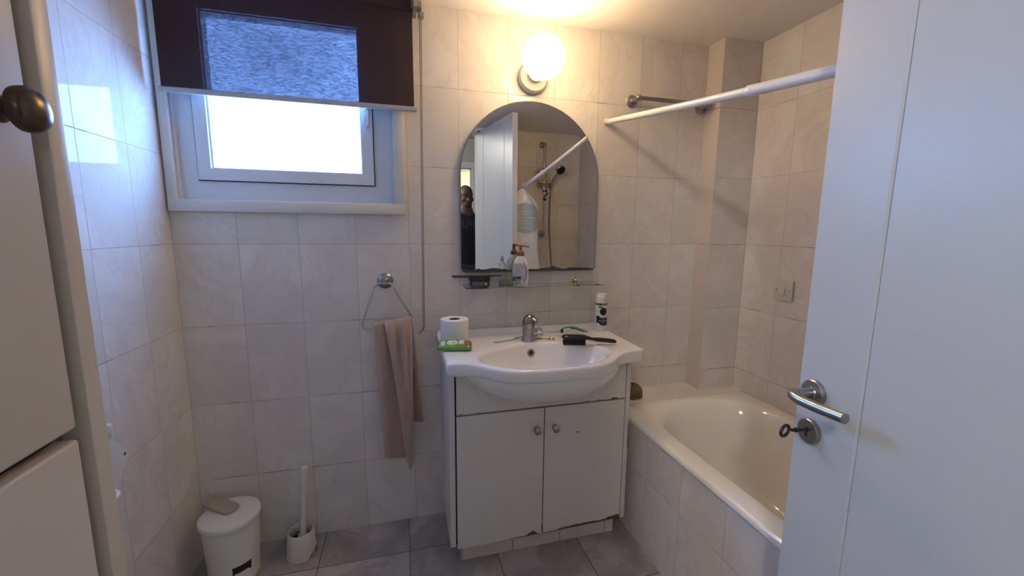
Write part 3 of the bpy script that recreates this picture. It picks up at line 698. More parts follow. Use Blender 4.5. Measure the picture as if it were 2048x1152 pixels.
# towel: front and rear falls of one cloth over the ring's lower bar
m_tow = mat('beige_terry', (.50, .36, .29), 1, sheen=.5, bump=(420, .9, .003), var=.12)
fk = [ # top x, top y offset, bottom x, y, z (front)
 (.657, -.070, .681, -.062, .338), (.668, -.082, .700, -.074, .333), (.690, -.078, .738, -.066, .327), (.716, -.072, .768, -.068, .322),
 (.722, -.084, .774, -.080, .312), (.706, -.100, .770, -.098, .316), (.700, -.108, .774, -.108, .300), (.720, -.112, .779, -.112, .296), (.742, -.100, .783, -.106, .297), (.758, -.108, .787, -.104, .305), (.776, -.104, .790, -.094, .315), (.792, -.092, .7925, -.085, .330), (.799, -.080, .793, -.072, .345)]
bk = [(.657, .690), (.662, .700), (.668, .71), (.676, .722), (.70, .74), (.715, .75), (.73, .765), (.742, .78), (.755, .80), (.768, .812), (.78, .822), (.79, .832), (.803, .839)]
cols = []
def barz(x): return .886+.0165*(x-.66)/.14*1.3
nf, nbk = 26, 16
keys = []
for j in range(len(fk)):
    tx, ty, bx, by, bz = fk[j]; rx0, rx1 = bk[j]; rb = .455+.01*(1-j/12)
    col = []
    for k in range(nbk):
        t = k/nbk; col.append(Vector((rx1+(rx0-rx1)*t**.9, -.030-.016*t - .004*sin(j*1.3), rb+(barz(rx0)-.004-rb)*t)))
    zt = barz(tx)
    col.append(Vector((tx, -.050, zt+.006))); col.append(Vector((tx, -.062, zt+.0105+.0045*sin(j*2.6)))); col.append(Vector((tx, (ty-.066)/2-.008, zt+.006)))
    for k in range(1, nf+1):
        t = k/nf; s = t**.8
        wob = .008*sin(j*2.6+t*3)*(1-t)**.6*min(1, t*7)
        col.append(Vector((tx+(bx-tx)*s, ty+(by-ty)*t+wob, zt+(bz-zt)*t)))
    keys.append(col)
b = B(); nrow = len(keys[0]); fine = []
for r_i in range(nrow): fine.append(spline([keys[j][r_i] for j in range(len(keys))], 5))
rings(b, fine, closed=False)
tw = obj('hand_towel', b, m_tow, smooth=80); tag(tw, 'beige terry hand towel hanging folded over the towel ring', 'towel')
sm = tw.modifiers.new('thickness', 'SOLIDIFY'); sm.thickness = .0045; sm.offset = 0
sb = tw.modifiers.new('soft', 'SUBSURF'); sb.levels = 1; sb.render_levels = 1

# ------------------------------------------------------------------ bathtub
bt = thing('bathtub', 'cream enamelled bathtub with a tiled front along the right wall', 'bathtub', (2.0, -.93, .5))
TX0, TX1, TY0, TY1 = 1.655, XR-.001, YF+.001, -.158
NBT = 160; tc_ = ((TX0+TX1)/2, (TY0+TY1)/2)
def rr_ring(x0, x1, y0, y1, r, z, x_shift=0):
    cx, cy = tc_; o_ = []
    for i in range(NBT):
        a = 2*PI*(i+.5)/NBT; s = math.tan
        # map on superellipse-ish rounded rect by ray
        d = Vector((cos(a)*(TX1-TX0)/2, sin(a)*(TY1-TY0)/2)); hx, hy = (x1-x0)/2, (y1-y0)/2; mx0, my0 = (x0+x1)/2, (y0+y1)/2
        k = min(hx/abs(d.x) if abs(d.x) > 1e-9 else 9e9, hy/abs(d.y) if abs(d.y) > 1e-9 else 9e9); p = d*k
        # corner rounding
        qx, qy = hx-r, hy-r
        if abs(p.x) > qx and abs(p.y) > qy:
            c0 = Vector((math.copysign(qx, p.x), math.copysign(qy, p.y))); dn = d.normalized()
            # intersection of ray with corner circle
            bq = dn.dot(c0); cq = c0.dot(c0)-r*r; disc_ = bq*bq-cq
            if disc_ > 0: p = dn*(bq+math.sqrt(disc_))
        o_.append(Vector((mx0+p.x, my0+p.y, z)))
    return o_
R2 = []
for f, z in ((.05, .135), (.5, .135), (.80, .140)):
    R2.append(rr_ring(2.005-.20*f, 2.005+.20*f, -.95-.52*f, -.95+.50*f, .12*f, z))
R2.append(rr_ring(1.800, 2.205, -1.50, -.40, .17, .155)); R2.append(rr_ring(1.785, 2.222, -1.53, -.355, .19, .20)); R2.append(rr_ring(1.772, 2.236, -1.57, -.300, .20, .33))
R2.append(rr_ring(1.757, 2.250, -1.59, -.262, .21, .44)); R2.append(rr_ring(1.750, 2.256, -1.598, -.245, .215, .478)); R2.append(rr_ring(1.741, 2.264, -1.604, -.233, .22, .496)); R2.append(rr_ring(1.728, 2.275, -1.612, -.222, .225, .5045))
R2.append(rr_ring(1.715, 2.288, -1.625, -.212, .22, .5068)); R2.append(rr_ring(1.672, 2.332, -1.69, -.168, .03, .5045)); R2.append(rr_ring(1.660, 2.337, -1.697, -.160, .012, .5015)); R2.append(rr_ring(TX0, TX1, TY0, TY1, .008, .494)); R2.append(rr_ring(TX0, TX1, TY0, TY1, .008, .484)); R2.append(rr_ring(TX0+.006, TX1-.004, TY0+.004, TY1-.004, .008, .4822))
b = B(); rings(b, R2, True, False); par(obj('tub', b, m_enam, smooth=50), bt)
b = B(); lathe(b, [(.03, 0), (.032, .003), (.024, .004), (.01, .0035)], (2.0, -1.38, .136), n=28); par(obj('drain', b, m_chr, smooth=40), bt)

# child's clog on the ledge
cg = thing('clog', 'small olive green perforated rubber clog behind the vanity on the tiled ledge', 'shoe', (1.672, -.088, .5005))
m_clog = mat('olive_foam_rubber', (.115, .085, .035), .55)
def csec(t):
    x = .155*t
    hw = .030+.012*sin(PI*min(1, t*.9))+(.006 if .5 < t < .9 else .003)
    if t > .8: hw *= math.sqrt(max(.0, 1-((t-.8)/.2)**2))
    top = .062+.018*max(0, 1-abs(t-.36)/.22)-.010*max(0, (t-.5)/.5)
    if t > .86: top *= math.sqrt(max(0.02, 1-((t-.86)/.145)**2))
    return x, max(hw, .002), max(top, .006)
b = B(); rs = []
for i in range(36):
    x, hw, tp_ = csec(i/35)
    rs.append([Vector((x, hw*math.copysign(abs(cos(a))**.75, cos(a)), tp_/2+tp_/2*math.copysign(abs(sin(a))**.8, sin(a)))) for a in [2*PI*k/28 for k in range(28)]])
rings(b, rs, True, True); obj('upper', b, m_clog, cg, smooth=60)
b = B(); rs = []
for i in range(30):
    x, hw, tp_ = csec(i/29); x *= 1.0; hw += .002
    rs.append([Vector((x, hw*math.copysign(abs(cos(a))**.6, cos(a)), .008+.008*math.copysign(abs(sin(a))**.6, sin(a)))) for a in [2*PI*k/20 for k in range(20)]])
rings(b, rs, True, True); obj('sole', b, mat('clog_sole', (.09, .065, .03), .6), cg, smooth=60)
b = B()
for (x, y, z) in ((.090, -.038, .051), (.109, -.037, .046), (.127, -.032, .043), (.100, -.022, .0605), (.120, -.018, .0575), (.138, -.012, .050), (.075, -.035, .058), (.110, .0, .0615), (.13, .006, .056)):
    lathe(b, [(.0034, -.003), (.0034, .0012)], (x, y, z), (.1, -.6 if y < -.03 else -.2, .8), 12)
obj('vent_hole', b, mat('hole_dark', (.02, .015, .01), .8), cg)
b = B(); tube(b, spline([(.045, -.038, .055), (.015, -.036, .078), (-.012+.012, 0, .085), (.015, .036, .078), (.045, .038, .055)], 6), .006, 10, flat=.5); obj('strap', b, m_clog, cg, smooth=60)

# ------------------------------------------------------------------ towel rail and shower rail
rl = thing('towel_rail', 'straight chrome towel rail on the tiles near the pipe boxing', 'rail', (1.93, -.03, 1.82))
for x in (1.757, 2.108):
    b = B(); lathe(b, [(.026, 0), (.027, .004), (.022, .009), (.012, .012), (.010, .050)], (x, 0, 1.815), (0, -1, 0), 28); ball(b, (x, -.058, 1.815), .013)
    p = par(obj('rail_bracket', b, m_chr2, smooth=40), rl)
    for a in (.6, 2.7, 4.8):
        obj('screw', lathe(B(), [(.003, 0), (.0028, .0015)], (x+.019*cos(a), -.0075, 1.815+.019*sin(a)), (0, -1, 0), 10), m_iron, p)
b = B(); box(b, 1.757, 2.108, -.0655, -.0505, 1.8075, 1.8215, .002); par(obj('bar', b, m_chr2, smooth=40), rl)
cr = thing('shower_curtain_rod', 'long white telescopic shower curtain rod running over the bathtub edge', 'rod', (1.645, -.85, 1.62))
p0, p1 = Vector((1.642, -.001, 1.722)), Vector((1.652, YF+.001, 1.515))
def at_(t): q = p0.lerp(p1, t); q.z -= .012*sin(PI*t); return q
b = B(); tube(b, [at_(k/20*.47) for k in range(21)], .0112, 16); par(obj('inner_tube', b, m_pole, smooth=60), cr)
b = B(); tube(b, [at_(.46+k/20*.54) for k in range(21)], .0135, 16); par(obj('outer_tube', b, m_pole, smooth=60), cr)
b = B(); d_ = (at_(.47)-at_(.455)).normalized(); lathe(b, [(.0120, 0), (.0142, .004), (.0142, .025), (.0136, .027)], at_(.448), d_, 20); par(obj('collar', b, m_pole, smooth=40), cr)
for q, dd in ((p0, Vector((0, -1, -.1))), (p1, Vector((0, 1, .1)))):
    b = B(); lathe(b, [(.015, 0), (.0155, .003), (.0145, .012), (.0125, .016)], q, dd, 20); par(obj('end_cap', b, mat('yellowed_rubber', (.62, .52, .42), .6), smooth=40), cr)

# light switch
ls = thing('light_switch', 'square white light switch plate on the right wall above the bathtub', 'switch', (XR, -.324, 1.012))
b = B(); box(b, XR-.011, XR, -.367, -.281, .9695, 1.0555, .002); par(obj('plate', b, mat('switch_plastic', (.62, .60, .54), .4), smooth=40), ls)
b = B(); prism(b, [(.9955, .0), (1.0295, 0), (1.0295, .002), (.9955, .007)], lambda z, d: Vector((XR-.011-d, -.334, z)), lambda z, d: Vector((XR-.011-d, -.314, z))); par(obj('rocker', b, mat('switch_rocker', (.62, .60, .54), .35)), ls)
for y in (-.294, -.354):
    b = B(); lathe(b, [(.0026, 0), (.0024, .0004)], (XR-.0111, y, 1.0125), (-1, 0, 0), 12); par(obj('screw', b, m_iron), ls)

# ------------------------------------------------------------------ toilet roll holder on the left wall
th2 = thing('toilet_roll_holder', 'white plastic toilet roll holder on the left wall behind the tall cabinet', 'holder', (0, -.46, .65))
b = B(); pg = [(-.376, .618), (-.374, .628), (-.380, .640), (-.432, .702), (-.442, .706), (-.505, .706), (-.512, .702), (-.555, .640), (-.555, .618), (-.50, .552), (-.490, .548), (-.445, .548), (-.434, .554)]
prism(b, pg, lambda y, z: Vector((.001, y, z)), lambda y, z: Vector((.014, y, z))); bmesh.ops.bevel(b, geom=[e for e in b.edges if abs(e.verts[0].co.x-.014) < 1e-6 and abs(e.verts[1].co.x-.014) < 1e-6 and len(e.link_faces) == 2 and e.calc_face_angle(0) > .5], offset=.004, segments=3, affect='EDGES')
par(obj('wall_plate', b, m_wht, smooth=35), th2)
b = B(); box(b, .002, .016, -.444, -.426, .70, .742, .006, 3); par(obj('upper_tab', b, m_wht, smooth=40), th2)
b = B(); lathe(b, [(.005, 0), (.0045, .0008)], (.0141, -.394, .634), (1, 0, 0), 14); par(obj('screw', b, mat('grey_screw', (.12, .12, .12), .5)), th2)
b = B(); tube(b, spline([(.012, -.54, .62), (.05, -.54, .615), (.075, -.54, .60), (.075, -.60, .60)], 5), .006, 10); par(obj('roll_arm', b, m_wht, smooth=50), th2)

# ------------------------------------------------------------------ pedal bin, beige card, toilet brush
pbn = thing('pedal_bin', 'small round white plastic pedal bin in the corner under the window', 'bin', (.149, -.142, 0), math.radians(35))
b = B(); lathe(b, [(.074, 0), (.078, .003), (.079, .03), (.088, .227), (.088, .234), (.084, .236), (.083, .228), (.074, .03), (.01, .028)], n=56)
bo = obj('bin_body', b, m_wht, pbn, smooth=40)
b = B(); lathe(b, [(.088, .225), (.0935, .226), (.0955, .230), (.0955, .240), (.0935, .245), (.088, .2475), (.060, .2495), (.01, .250)], n=56); obj('lid', b, mat('lid_plastic', (.76, .75, .70), .35), pbn, smooth=40, label='flat round lid')
a0 = math.radians(-88)
b = B(); flat_grid(b, lambda u, v: Vector(((u-.5)*.060, (v-.5)*.034, .0008)), 12, 4); wrap(b, .0805, a0, .067)
for v in b.verts: v.co.x *= 1+.02*(v.co.z-.067)/.02; v.co.y *= 1+.02*(v.co.z-.067)/.02
obj('pedal_slot', b, m_blkm, pbn, label='dark pedal slot')
b = B(); prism(b, rrect(-.022, .022, -.118, -.070, .006), lambda x, y: Vector((x, y, .052+.12*(y+.07))), lambda x, y: Vector((x, y, .058+.12*(y+.07)))); obj('pedal', b, m_wht, pbn)
cdp = B(); prism(cdp, [(-.062, -.028), (.036, -.028), (.050, -.020), (.056, 0), (.050, .020), (.036, .028), (-.062, .028)], lambda x, y: Vector((x, y, 0+.22*max(0, -x-.0))), lambda x, y: Vector((x, y, .005+.22*max(0, -x-.0))))
c_ = obj('folded_card', cdp, mat('beige_card', (.40, .34, .28), .9, var=.1), loc=(.122, -.118, .2515)); c_.rotation_euler = (0, 0, math.radians(-30)); tag(c_, 'flat beige cardboard piece lying on the lid of the pedal bin', 'cardboard')
hd = thing('toilet_brush_holder', 'round ivory plastic toilet brush holder on the floor beside the pedal bin', 'brush holder', (.362, -.099, 0))
b = B(); n = 48; rs = []
def hr(z): return .054-.008*(z/.1)
for z, off in ((0, -.002), (.002, 0), (.02, 0), (.05, 0), (.085, 0), (.098, 0), (.102, -.0015), (.102, -.004), (.096, -.0055), (.03, -.005), (.01, -.006)):
    ring_ = []
    for i in range(n):
        a = 2*PI*i/n; rise = 0
        if z <= .05 and off >= -.003:
            da = (a-math.radians(-22)+PI) % (2*PI)-PI
            if abs(da) < .42: rise = max(0, .020-z)+ (.018*(1-z/.05))*(.5+.5*math.tanh((da+.1)*9))
        r0 = hr(z)+off; ring_.append(Vector((r0*cos(a), r0*sin(a), z+rise)))
    rs.append(ring_)
rings(b, rs, False, True); obj('holder_cup', b, m_wht2, hd, smooth=40)
br = thing('toilet_brush', 'ivory toilet brush with long handle standing in its holder', 'toilet brush', (.364, -.101, .012))
ax_ = Vector((.026, .004, .345)).normalized()
b = B(); lathe(b, [(.008, .065), (.0175, .066), (.0175, .070), (.010, .080), (.0095, .10), (.0105, .20), (.0125, .30), (.0130, .343), (.0120, .346), (.002, .345)], (0, 0, 0), ax_, 24); obj('handle', b, m_wht2, br, smooth=40)
b = B()
rnd = random.Random(2)
for k in range(420):
    h = .012+.058*rnd.random(); a = rnd.random()*2*PI; r0 = .032
    tube(b, [Vector((0, 0, h)), Vector((r0*cos(a), r0*sin(a), h+.006*rnd.uniform(-1, 1)))], .0009, 3)
obj('bristles', b, mat('dark_bristles', (.05, .045, .04), .8), br)
hh = br.children

# ------------------------------------------------------------------ tall cabinet on the left
ca = thing('tall_cabinet', 'tall cream laminate cupboard close to the camera by the left wall', 'cabinet', (.25, -1.46, 0))
CX = .5; CY1 = -1.236
m_cab = mat('cupboard_laminate', (.57, .53, .49), .38, bump=(260, .06, .0008))
for (y0, y1) in ((CY1-.019, CY1), (YF+.001, YF+.020)):
    par(bxo('side_panel', (.001, CX, y0, y1, 0, 2.0), m_cab, bev=.0015), ca)
par(bxo('carcass', (.002, CX-.022, YF+.020, CY1-.019, .06, 1.99), mat('cupboard_inside', (.16, .13, .11), .7)), ca)
par(bxo('top_panel', (.001, CX, YF+.020, CY1-.019, 1.982, 2.0), m_cab, bev=.001), ca)
GY = CY1-.031
for z0, z1, kz in ((1.0865, 1.975, 1.343), (.062, 1.0765, None)):
    d = par(bxo('cabinet_door', (CX-.020, CX-.002, YF+.024, GY, z0, z1), m_cab, bev=.003, seg=3), ca)
    if kz:
        b = B(); lathe(b, [(.010, 0), (.010, .003), (.0070, .005), (.0070, .009), (.0115, .0125), (.0158, .016), (.0163, .0205), (.0135, .025), (.006, .0278), (.001, .028)], (CX-.002, GY-.030, kz), (1, 0, 0), 32)
        k = obj('door_knob', b, mat('dark_bronze', (.10, .075, .055), .30, metal=.85), d, smooth=40, label='round dark bronze knob')
par(bxo('plinth', (.002, CX-.05, YF+.02, CY1-.019, 0, .06), m_cab), ca)

# ------------------------------------------------------------------ open door
F_ = Vector((1.54, -1.075)); H_ = Vector((1.43, -1.72)); dd = (H_-F_).normalized(); nn = Vector((-.98576733, .16811536)); DW = .640
dr = bpy.data.objects.new('door_1', None); C.objects.link(dr); struct(dr)
dr.matrix_basis = Matrix(((dd.x, nn.x, 0, F_.x), (dd.y, nn.y, 0, F_.y), (0, 0, 1, .008), (0, 0, 0, 1)))
def groove(s): return [(s-.004, 0), (s, -.0035), (s+.004, 0)]
cs = [(.0015, 0)] + groove(.1325) + groove(DW-.1325) + [(DW-.0015, 0), (DW, -.0015), (DW, -.0385), (DW-.0015, -.040)] + [(s, -.040-n_) for s, n_ in reversed(groove(DW-.1325))] + [(s, -.040-n_) for s, n_ in reversed(groove(.1325))] + [(.0015, -.040), (0, -.0385), (0, -.0015)]
b = B(); prism(b, cs, lambda s, n_: Vector((s, n_, 0)), lambda s, n_: Vector((s, n_, 2.035))); obj('door_leaf', b, m_paint, dr)
def hset(side):
    o0 = 0 if side > 0 else -.040
    zz = .947; y = lambda v: o0+side*v
    b = B(); lathe(b, [(.0255, 0), (.0255, .007), (.0235, .009), (.012, .0092), (.0105, .012)], (.040, o0, zz), (0, side, 0), 36); r_ = obj('handle_rose', b, m_nick, dr, smooth=35)
    b = B(); pts = spline([(.040, y(.008), zz), (.040, y(.030), zz), (.041, y(.044), zz+.001), (.050, y(.054), zz+.001), (.066, y(.057), zz), (.095, y(.054), zz), (.125, y(.050), zz+.001), (.152, y(.047), zz+.003)], 6)
    tube(b, pts, .0092, 18); obj('lever_handle', b, m_nick, dr, smooth=50)
    b = B(); lathe(b, [(.0245, 0), (.0245, .007), (.0225, .009), (.004, .0092)], (.040, o0, zz-.078), (0, side, 0), 36); e = obj('keyhole_rose', b, m_nick, dr, smooth=35)
    b = B(); lathe(b, [(.005, 0), (.005, .0006)], (.040, y(.0090), zz-.074), (0, side, 0), 16); box(b, .0375, .0425, *sorted((y(.0090), y(.0096))), zz-.089, zz-.074); obj('keyhole', b, m_blkm, e)
hset(1); hset(-1)
for z in (.3, 1.1, 1.8):
    b = B(); lathe(b, [(.007, 0), (.007, .08)], (DW+.002, -.044, z), (0, 0, 1), 14); obj('hinge', b, m_nick, dr, smooth=40)
# key in the lock: a thing of its own
ky = thing('door_key', 'dark old-fashioned key in the keyhole rose of the open white door', 'key'); ky.matrix_basis = dr.matrix_basis.copy()
b = B(); tube(b, [(.040, .004, .873), (.040, .040, .872)], .0032, 10); lathe(b, [(.0045, 0), (.0045, .003)], (.040, .030, .8722), (0, 1, 0), 12)
tube(b, [Vector((.040+.0*k, .054+.013*cos(2*PI*k/20), .8715+.0105*sin(2*PI*k/20))) + Vector((.006*cos(2*PI*k/20), 0, 0)) for k in range(20)], .003, 8, closed=True)
obj('shank_and_bow', b, m_iron, ky, smooth=60)
b = B()
box(b, -.0005, .0008, -.031, -.009, .84, 1.03); obj('lock_plate', b, m_nick, dr)

# door lining and architraves
b = B(); box(b, DX0, DX0+.018, YF-.125, YF+.004, 0, DZ); box(b, DX1-.018, DX1, YF-.125, YF+.004, 0, DZ); box(b, DX0, DX1, YF-.125, YF+.004, DZ-.012, DZ)
struct(obj('trim_3', b, m_paint))
b = B()
for x0, x1 in ((DX0-.05, DX0+.004), (DX1-.004, DX1+.05)): box(b, x0, x1, YF-.135, YF-.12, 0, DZ+.05)
box(b, DX0-.05, DX1+.05, YF-.135, YF-.12, DZ, DZ+.05); struct(obj('trim_4', b, m_paint))

# ------------------------------------------------------------------ shower fittings on the front wall (seen in the mirror)
SY = YF
sr = thing('shower_rail', 'chrome vertical shower slide rail seen in the mirror, above the bathtub end', 'shower rail', (1.99, SY, 1.6))
for z in (1.985, 1.245):
    b = B(); lathe(b, [(.026, 0), (.027, .004), (.022, .010), (.012, .014), (.011, .05)], (1.992, SY, z), (0, 1, 0), 28); ball(b, (1.992, SY+.053, z), .014); par(obj('rail_bracket', b, m_chr2, smooth=40), sr)
b = B(); lathe(b, [(.009, 0), (.009, .74)], (1.992, SY+.053, 1.245), (0, 0, 1), 20); par(obj('rail', b, m_chr, smooth=60), sr)
b = B(); tube(b, [(1.945, SY+.056, 1.652), (2.045, SY+.056, 1.652)], .0135, 16); ball(b, (1.943, SY+.056, 1.652), .018); ball(b, (2.045, SY+.066, 1.652), .019); par(obj('slider', b, m_chr2, smooth=50), sr)
hs = thing('hand_shower', 'chrome hand shower head with hose, seen in the mirror on its rail', 'shower head', (2.045, SY+.075, 1.65))
b = B(); tube(b, spline([(2.045, SY+.066, 1.625), (2.052, SY+.085, 1.68), (2.085, SY+.11, 1.735), (2.098, SY+.125, 1.76)], 6), [.011]*12+[.013]*7, 14); par(obj('handle', b, m_chr2, smooth=50), hs)
b = B(); lathe(b, [(.012, -.032), (.03, -.020), (.040, -.006), (.040, .006), (.036, .010)], (2.103, SY+.137, 1.768), (.1, .75, -.6), 28); hp = par(obj('shower_head', b, m_chr2, smooth=40), hs)
b = B(); lathe(b, [(.034, .0098), (.033, .0118)], (2.103, SY+.137, 1.768), (.1, .75, -.6), 28); par(obj('spray_face', b, m_blkm, label='black spray face'), hs)
hp_ = spline([(2.045, SY+.066, 1.63), (2.043, SY+.06, 1.55), (2.042, SY+.05, 1.35), (2.058, SY+.05, 1.10), (2.080, SY+.05, .88), (2.09, SY+.05, .72), (2.06, SY+.06, .64), (2.02, SY+.05, .72)], 14)
b = B(); tube(b, hp_, .0075, 10)
hm = bpy.data.materials.new('ribbed_hose'); hm.use_nodes = True; N = NT(hm); pb = hm.node_tree.nodes['Principled BSDF']; pb.inputs['Metallic'].default_value = 1; pb.inputs['Roughness'].default_value = .3; pb.inputs['Base Color'].default_value = (.5, .48, .45, 1)
tcb = N.n('TexCoord'); wv = N.n('TexWave', bands_direction='Z'); wv.inputs['Scale'].default_value = 90; N.l(tcb.outputs['Object'], wv.inputs['Vector']); bp = N.n('Bump'); bp.inputs['Distance'].default_value = .002; N.l(wv.outputs['Fac'], bp.inputs['Height']); N.l(bp.outputs[0], pb.inputs['Normal'])
par(obj('hose', b, hm, smooth=60), hs)
bm_ = thing('bath_mixer', 'chrome bath mixer tap on the wall under the shower rail', 'tap', (2.02, SY, .72))
b = B(); tube(b, [(1.95, SY+.05, .73), (2.10, SY+.05, .73)], .022, 18)
for x in (1.955, 2.095): tube(b, [(x, SY, .73), (x, SY+.05, .73)], .014, 14); lathe(b, [(.03, 0), (.03, .006), (.02, .012)], (x, SY, .73), (0, 1, 0), 24)
tube(b, spline([(2.02, SY+.05, .725), (2.02, SY+.11, .715), (2.02, SY+.15, .69), (2.02, SY+.155, .675)], 5), .012, 14); par(obj('mixer_body', b, m_chr, smooth=40), bm_)
# bath puff and black hook on the rail
b = B(); rnd = random.Random(4)
for k in range(34):
    th_, ph = rnd.random()*2*PI, math.acos(rnd.uniform(-1, 1)); c = Vector((1.972+.050*sin(ph)*cos(th_), SY+.048+.022*sin(ph)*sin(th_), 1.730+.045*cos(ph)))
    a = rnd.random()*3; u = Vector((cos(a), .3, sin(a))).normalized(); v = u.cross(Vector((rnd.uniform(-1, 1), 1, rnd.uniform(-1, 1)))).normalized()
    tube(b, [c+u*(.022*cos(2*PI*i/14))+v*(.015*sin(2*PI*i/14))+Vector((0, .004*sin(i*1.9), 0)) for i in range(14)], .0075, 6, closed=True, flat=.35)
tag(obj('bath_puff', b, mat('cream_netting', (.62, .55, .38), .8), smooth=60), 'cream net bath puff tied to the shower rail above its slider', 'bath sponge')
b = B(); tube(b, spline([(1.992, SY+.068, 1.605), (2.004, SY+.078, 1.60), (2.008, SY+.078, 1.575), (1.992, SY+.078, 1.560), (1.982, SY+.074, 1.54), (1.994, SY+.070, 1.525), (2.002, SY+.076, 1.54)], 5), .006, 10, flat=.6)
tube(b, [(1.992+.012*cos(2*PI*i/16), SY+.053+.012*sin(2*PI*i/16), 1.602) for i in range(16)], .004, 8, closed=True)
tag(obj('hook', b, m_blk, smooth=60), 'black plastic hook clipped on the shower rail below its slider', 'hook')

# plastic bag hanging from the rod (seen in the mirror)
bgx = thing('hanging_bag', 'white plastic bag with grey-blue round print hanging from the shower curtain rod', 'bag', (1.652, -1.17, 1.585))
mbag = mat('white_film', (.66, .68, .68), .35, bump=(25, .5, .01)); mbg = mat('bag_print_blue', (.36, .44, .48), .4)
YB = -1.165
def bw(t):  # half widths left/right from centre line at depth t (0 top)
    return (.008+.085*min(1, t/.10)+.03*t, .008+.085*min(1, max(0, t-.02)/.16)+.03*t+.05*max(0, t-.35))
b = B(); rs = []; nr = 40
def bagpt(a, t):
    l, r = bw(t); x = r*cos(a) if cos(a) > 0 else l*cos(a)
    d_ = (.006+.022*min(1, t/.15))*(1+.25*sin(a*5+t*9)); return Vector((1.652+x+.012*sin(t*7), YB+d_*sin(a), 1.575-t*.72))
for k in range(nr+1): rs.append([bagpt(2*PI*i/40, k/nr) for i in range(40)])
rings(b, rs, True, True); bg_ = par(obj('bag_body', b, mbag, smooth=60), bgx)
b = B()
def prt(u, v):
    t = .16+.30*v; half = math.sqrt(max(0, 1-((v-.5)*2)**2)); a = PI/2+(u-.5)*2*half*1.45
    p = bagpt(a, t); p.y += .0012; return p
flat_grid(b, prt, 24, 20); pr_ = obj('round_print', b, mbg, bg_, smooth=60)
b = B()
for k, (t, u0, u1) in enumerate(((.24, .25, .75), (.27, .18, .6), (.30, .2, .8), (.33, .2, .55), (.36, .3, .7), (.40, .35, .6))):
    flat_grid(b, lambda u, v: bagpt(PI/2-((u0+(u1-u0)*u)-.5)*2.2, t+.006*v)+Vector((0, .002, 0)), 10, 1)
obj('print_lines', b, mat('bag_print_white', (.66, .68, .68), .5), bg_)
b = B(); qc = at_(.69); tube(b, [Vector((qc.x+.019*cos(2*PI*i/18)*.6, YB+.004*sin(4*PI*i/18), qc.z+.004+.024*sin(2*PI*i/18))) for i in range(18)], .004, 8, closed=True); par(obj('handle_loop', b, mbag, smooth=60), bgx)
b = B(); tube(b, [(qc.x, YB, qc.z-.02), (qc.x, YB, 1.57)], [.006, .010], 8); par(obj('knot', b, mbag, smooth=60), bgx)

# ------------------------------------------------------------------ hall behind the camera (seen in the mirror)
m_hw = mat('hall_paint', (.42, .41, .38), .8); m_fw = mat('far_room_paint', (.62, .64, .50), .8); m_hf = mat('hall_floor_tile', (.32, .29, .26), .4)
HZ = 2.4; HY = -3.5; FX0, FX1, FZ = 1.00, 1.76, 2.05
b = B(); box(b, -.4, 2.9, -6.2, YF-.12, -.1, 0); struct(obj('floor_hall', b, m_hf))
b = B(); box(b, -.4, 2.9, -6.2, YF-.12, HZ, HZ+.1); struct(obj('ceiling_hall', b, m_hw))
b = B(); box(b, -.5, -.4, -6.2, YF-.12, -.1, HZ); struct(obj('wall_hall_left', b, m_hw))
b = B(); box(b, 2.9, 3.0, -6.2, YF-.12, -.1, HZ); struct(obj('wall_hall_right', b, m_hw))
b = B(); box(b, -.4, -.0, YF-.12, YF, -.1, HZ); box(b, XR, 2.9, YF-.12, YF, 0, HZ); box(b, -.0, XR, YF-.12, YF-.1, ZC+.1, HZ); struct(obj('wall_hall_front', b, m_hw))
b = B(); box(b, -.4, FX0, HY-.1, HY, 0, HZ); box(b, FX1, 2.9, HY-.1, HY, 0, HZ); box(b, FX0, FX1, HY-.1, HY, FZ, HZ); struct(obj('wall_hall_back', b, m_hw))
b = B(); box(b, FX1, FX1+.07, HY, HY+.015, 0, FZ+.07); box(b, FX0-.07, FX0, HY, HY+.015, 0, FZ+.07); box(b, FX0, FX1, HY, HY+.015, FZ, FZ+.07); box(b, FX1-.02, FX1, HY-.1, HY, 0, FZ); struct(obj('trim_5', b, m_paint))
b = B(); box(b, -.4, 2.9, -6.2, -6.1, 0, HZ); struct(obj('wall_far_room', b, m_fw))
b = B(); box(b, .6, 1.98, -6.098, -6.07, 2.02, 2.06); box(b, 1.94, 1.98, -6.098, -6.07, .9, 2.06); struct(obj('trim_6', b, mat('dark_wood', (.06, .04, .03), .5)))

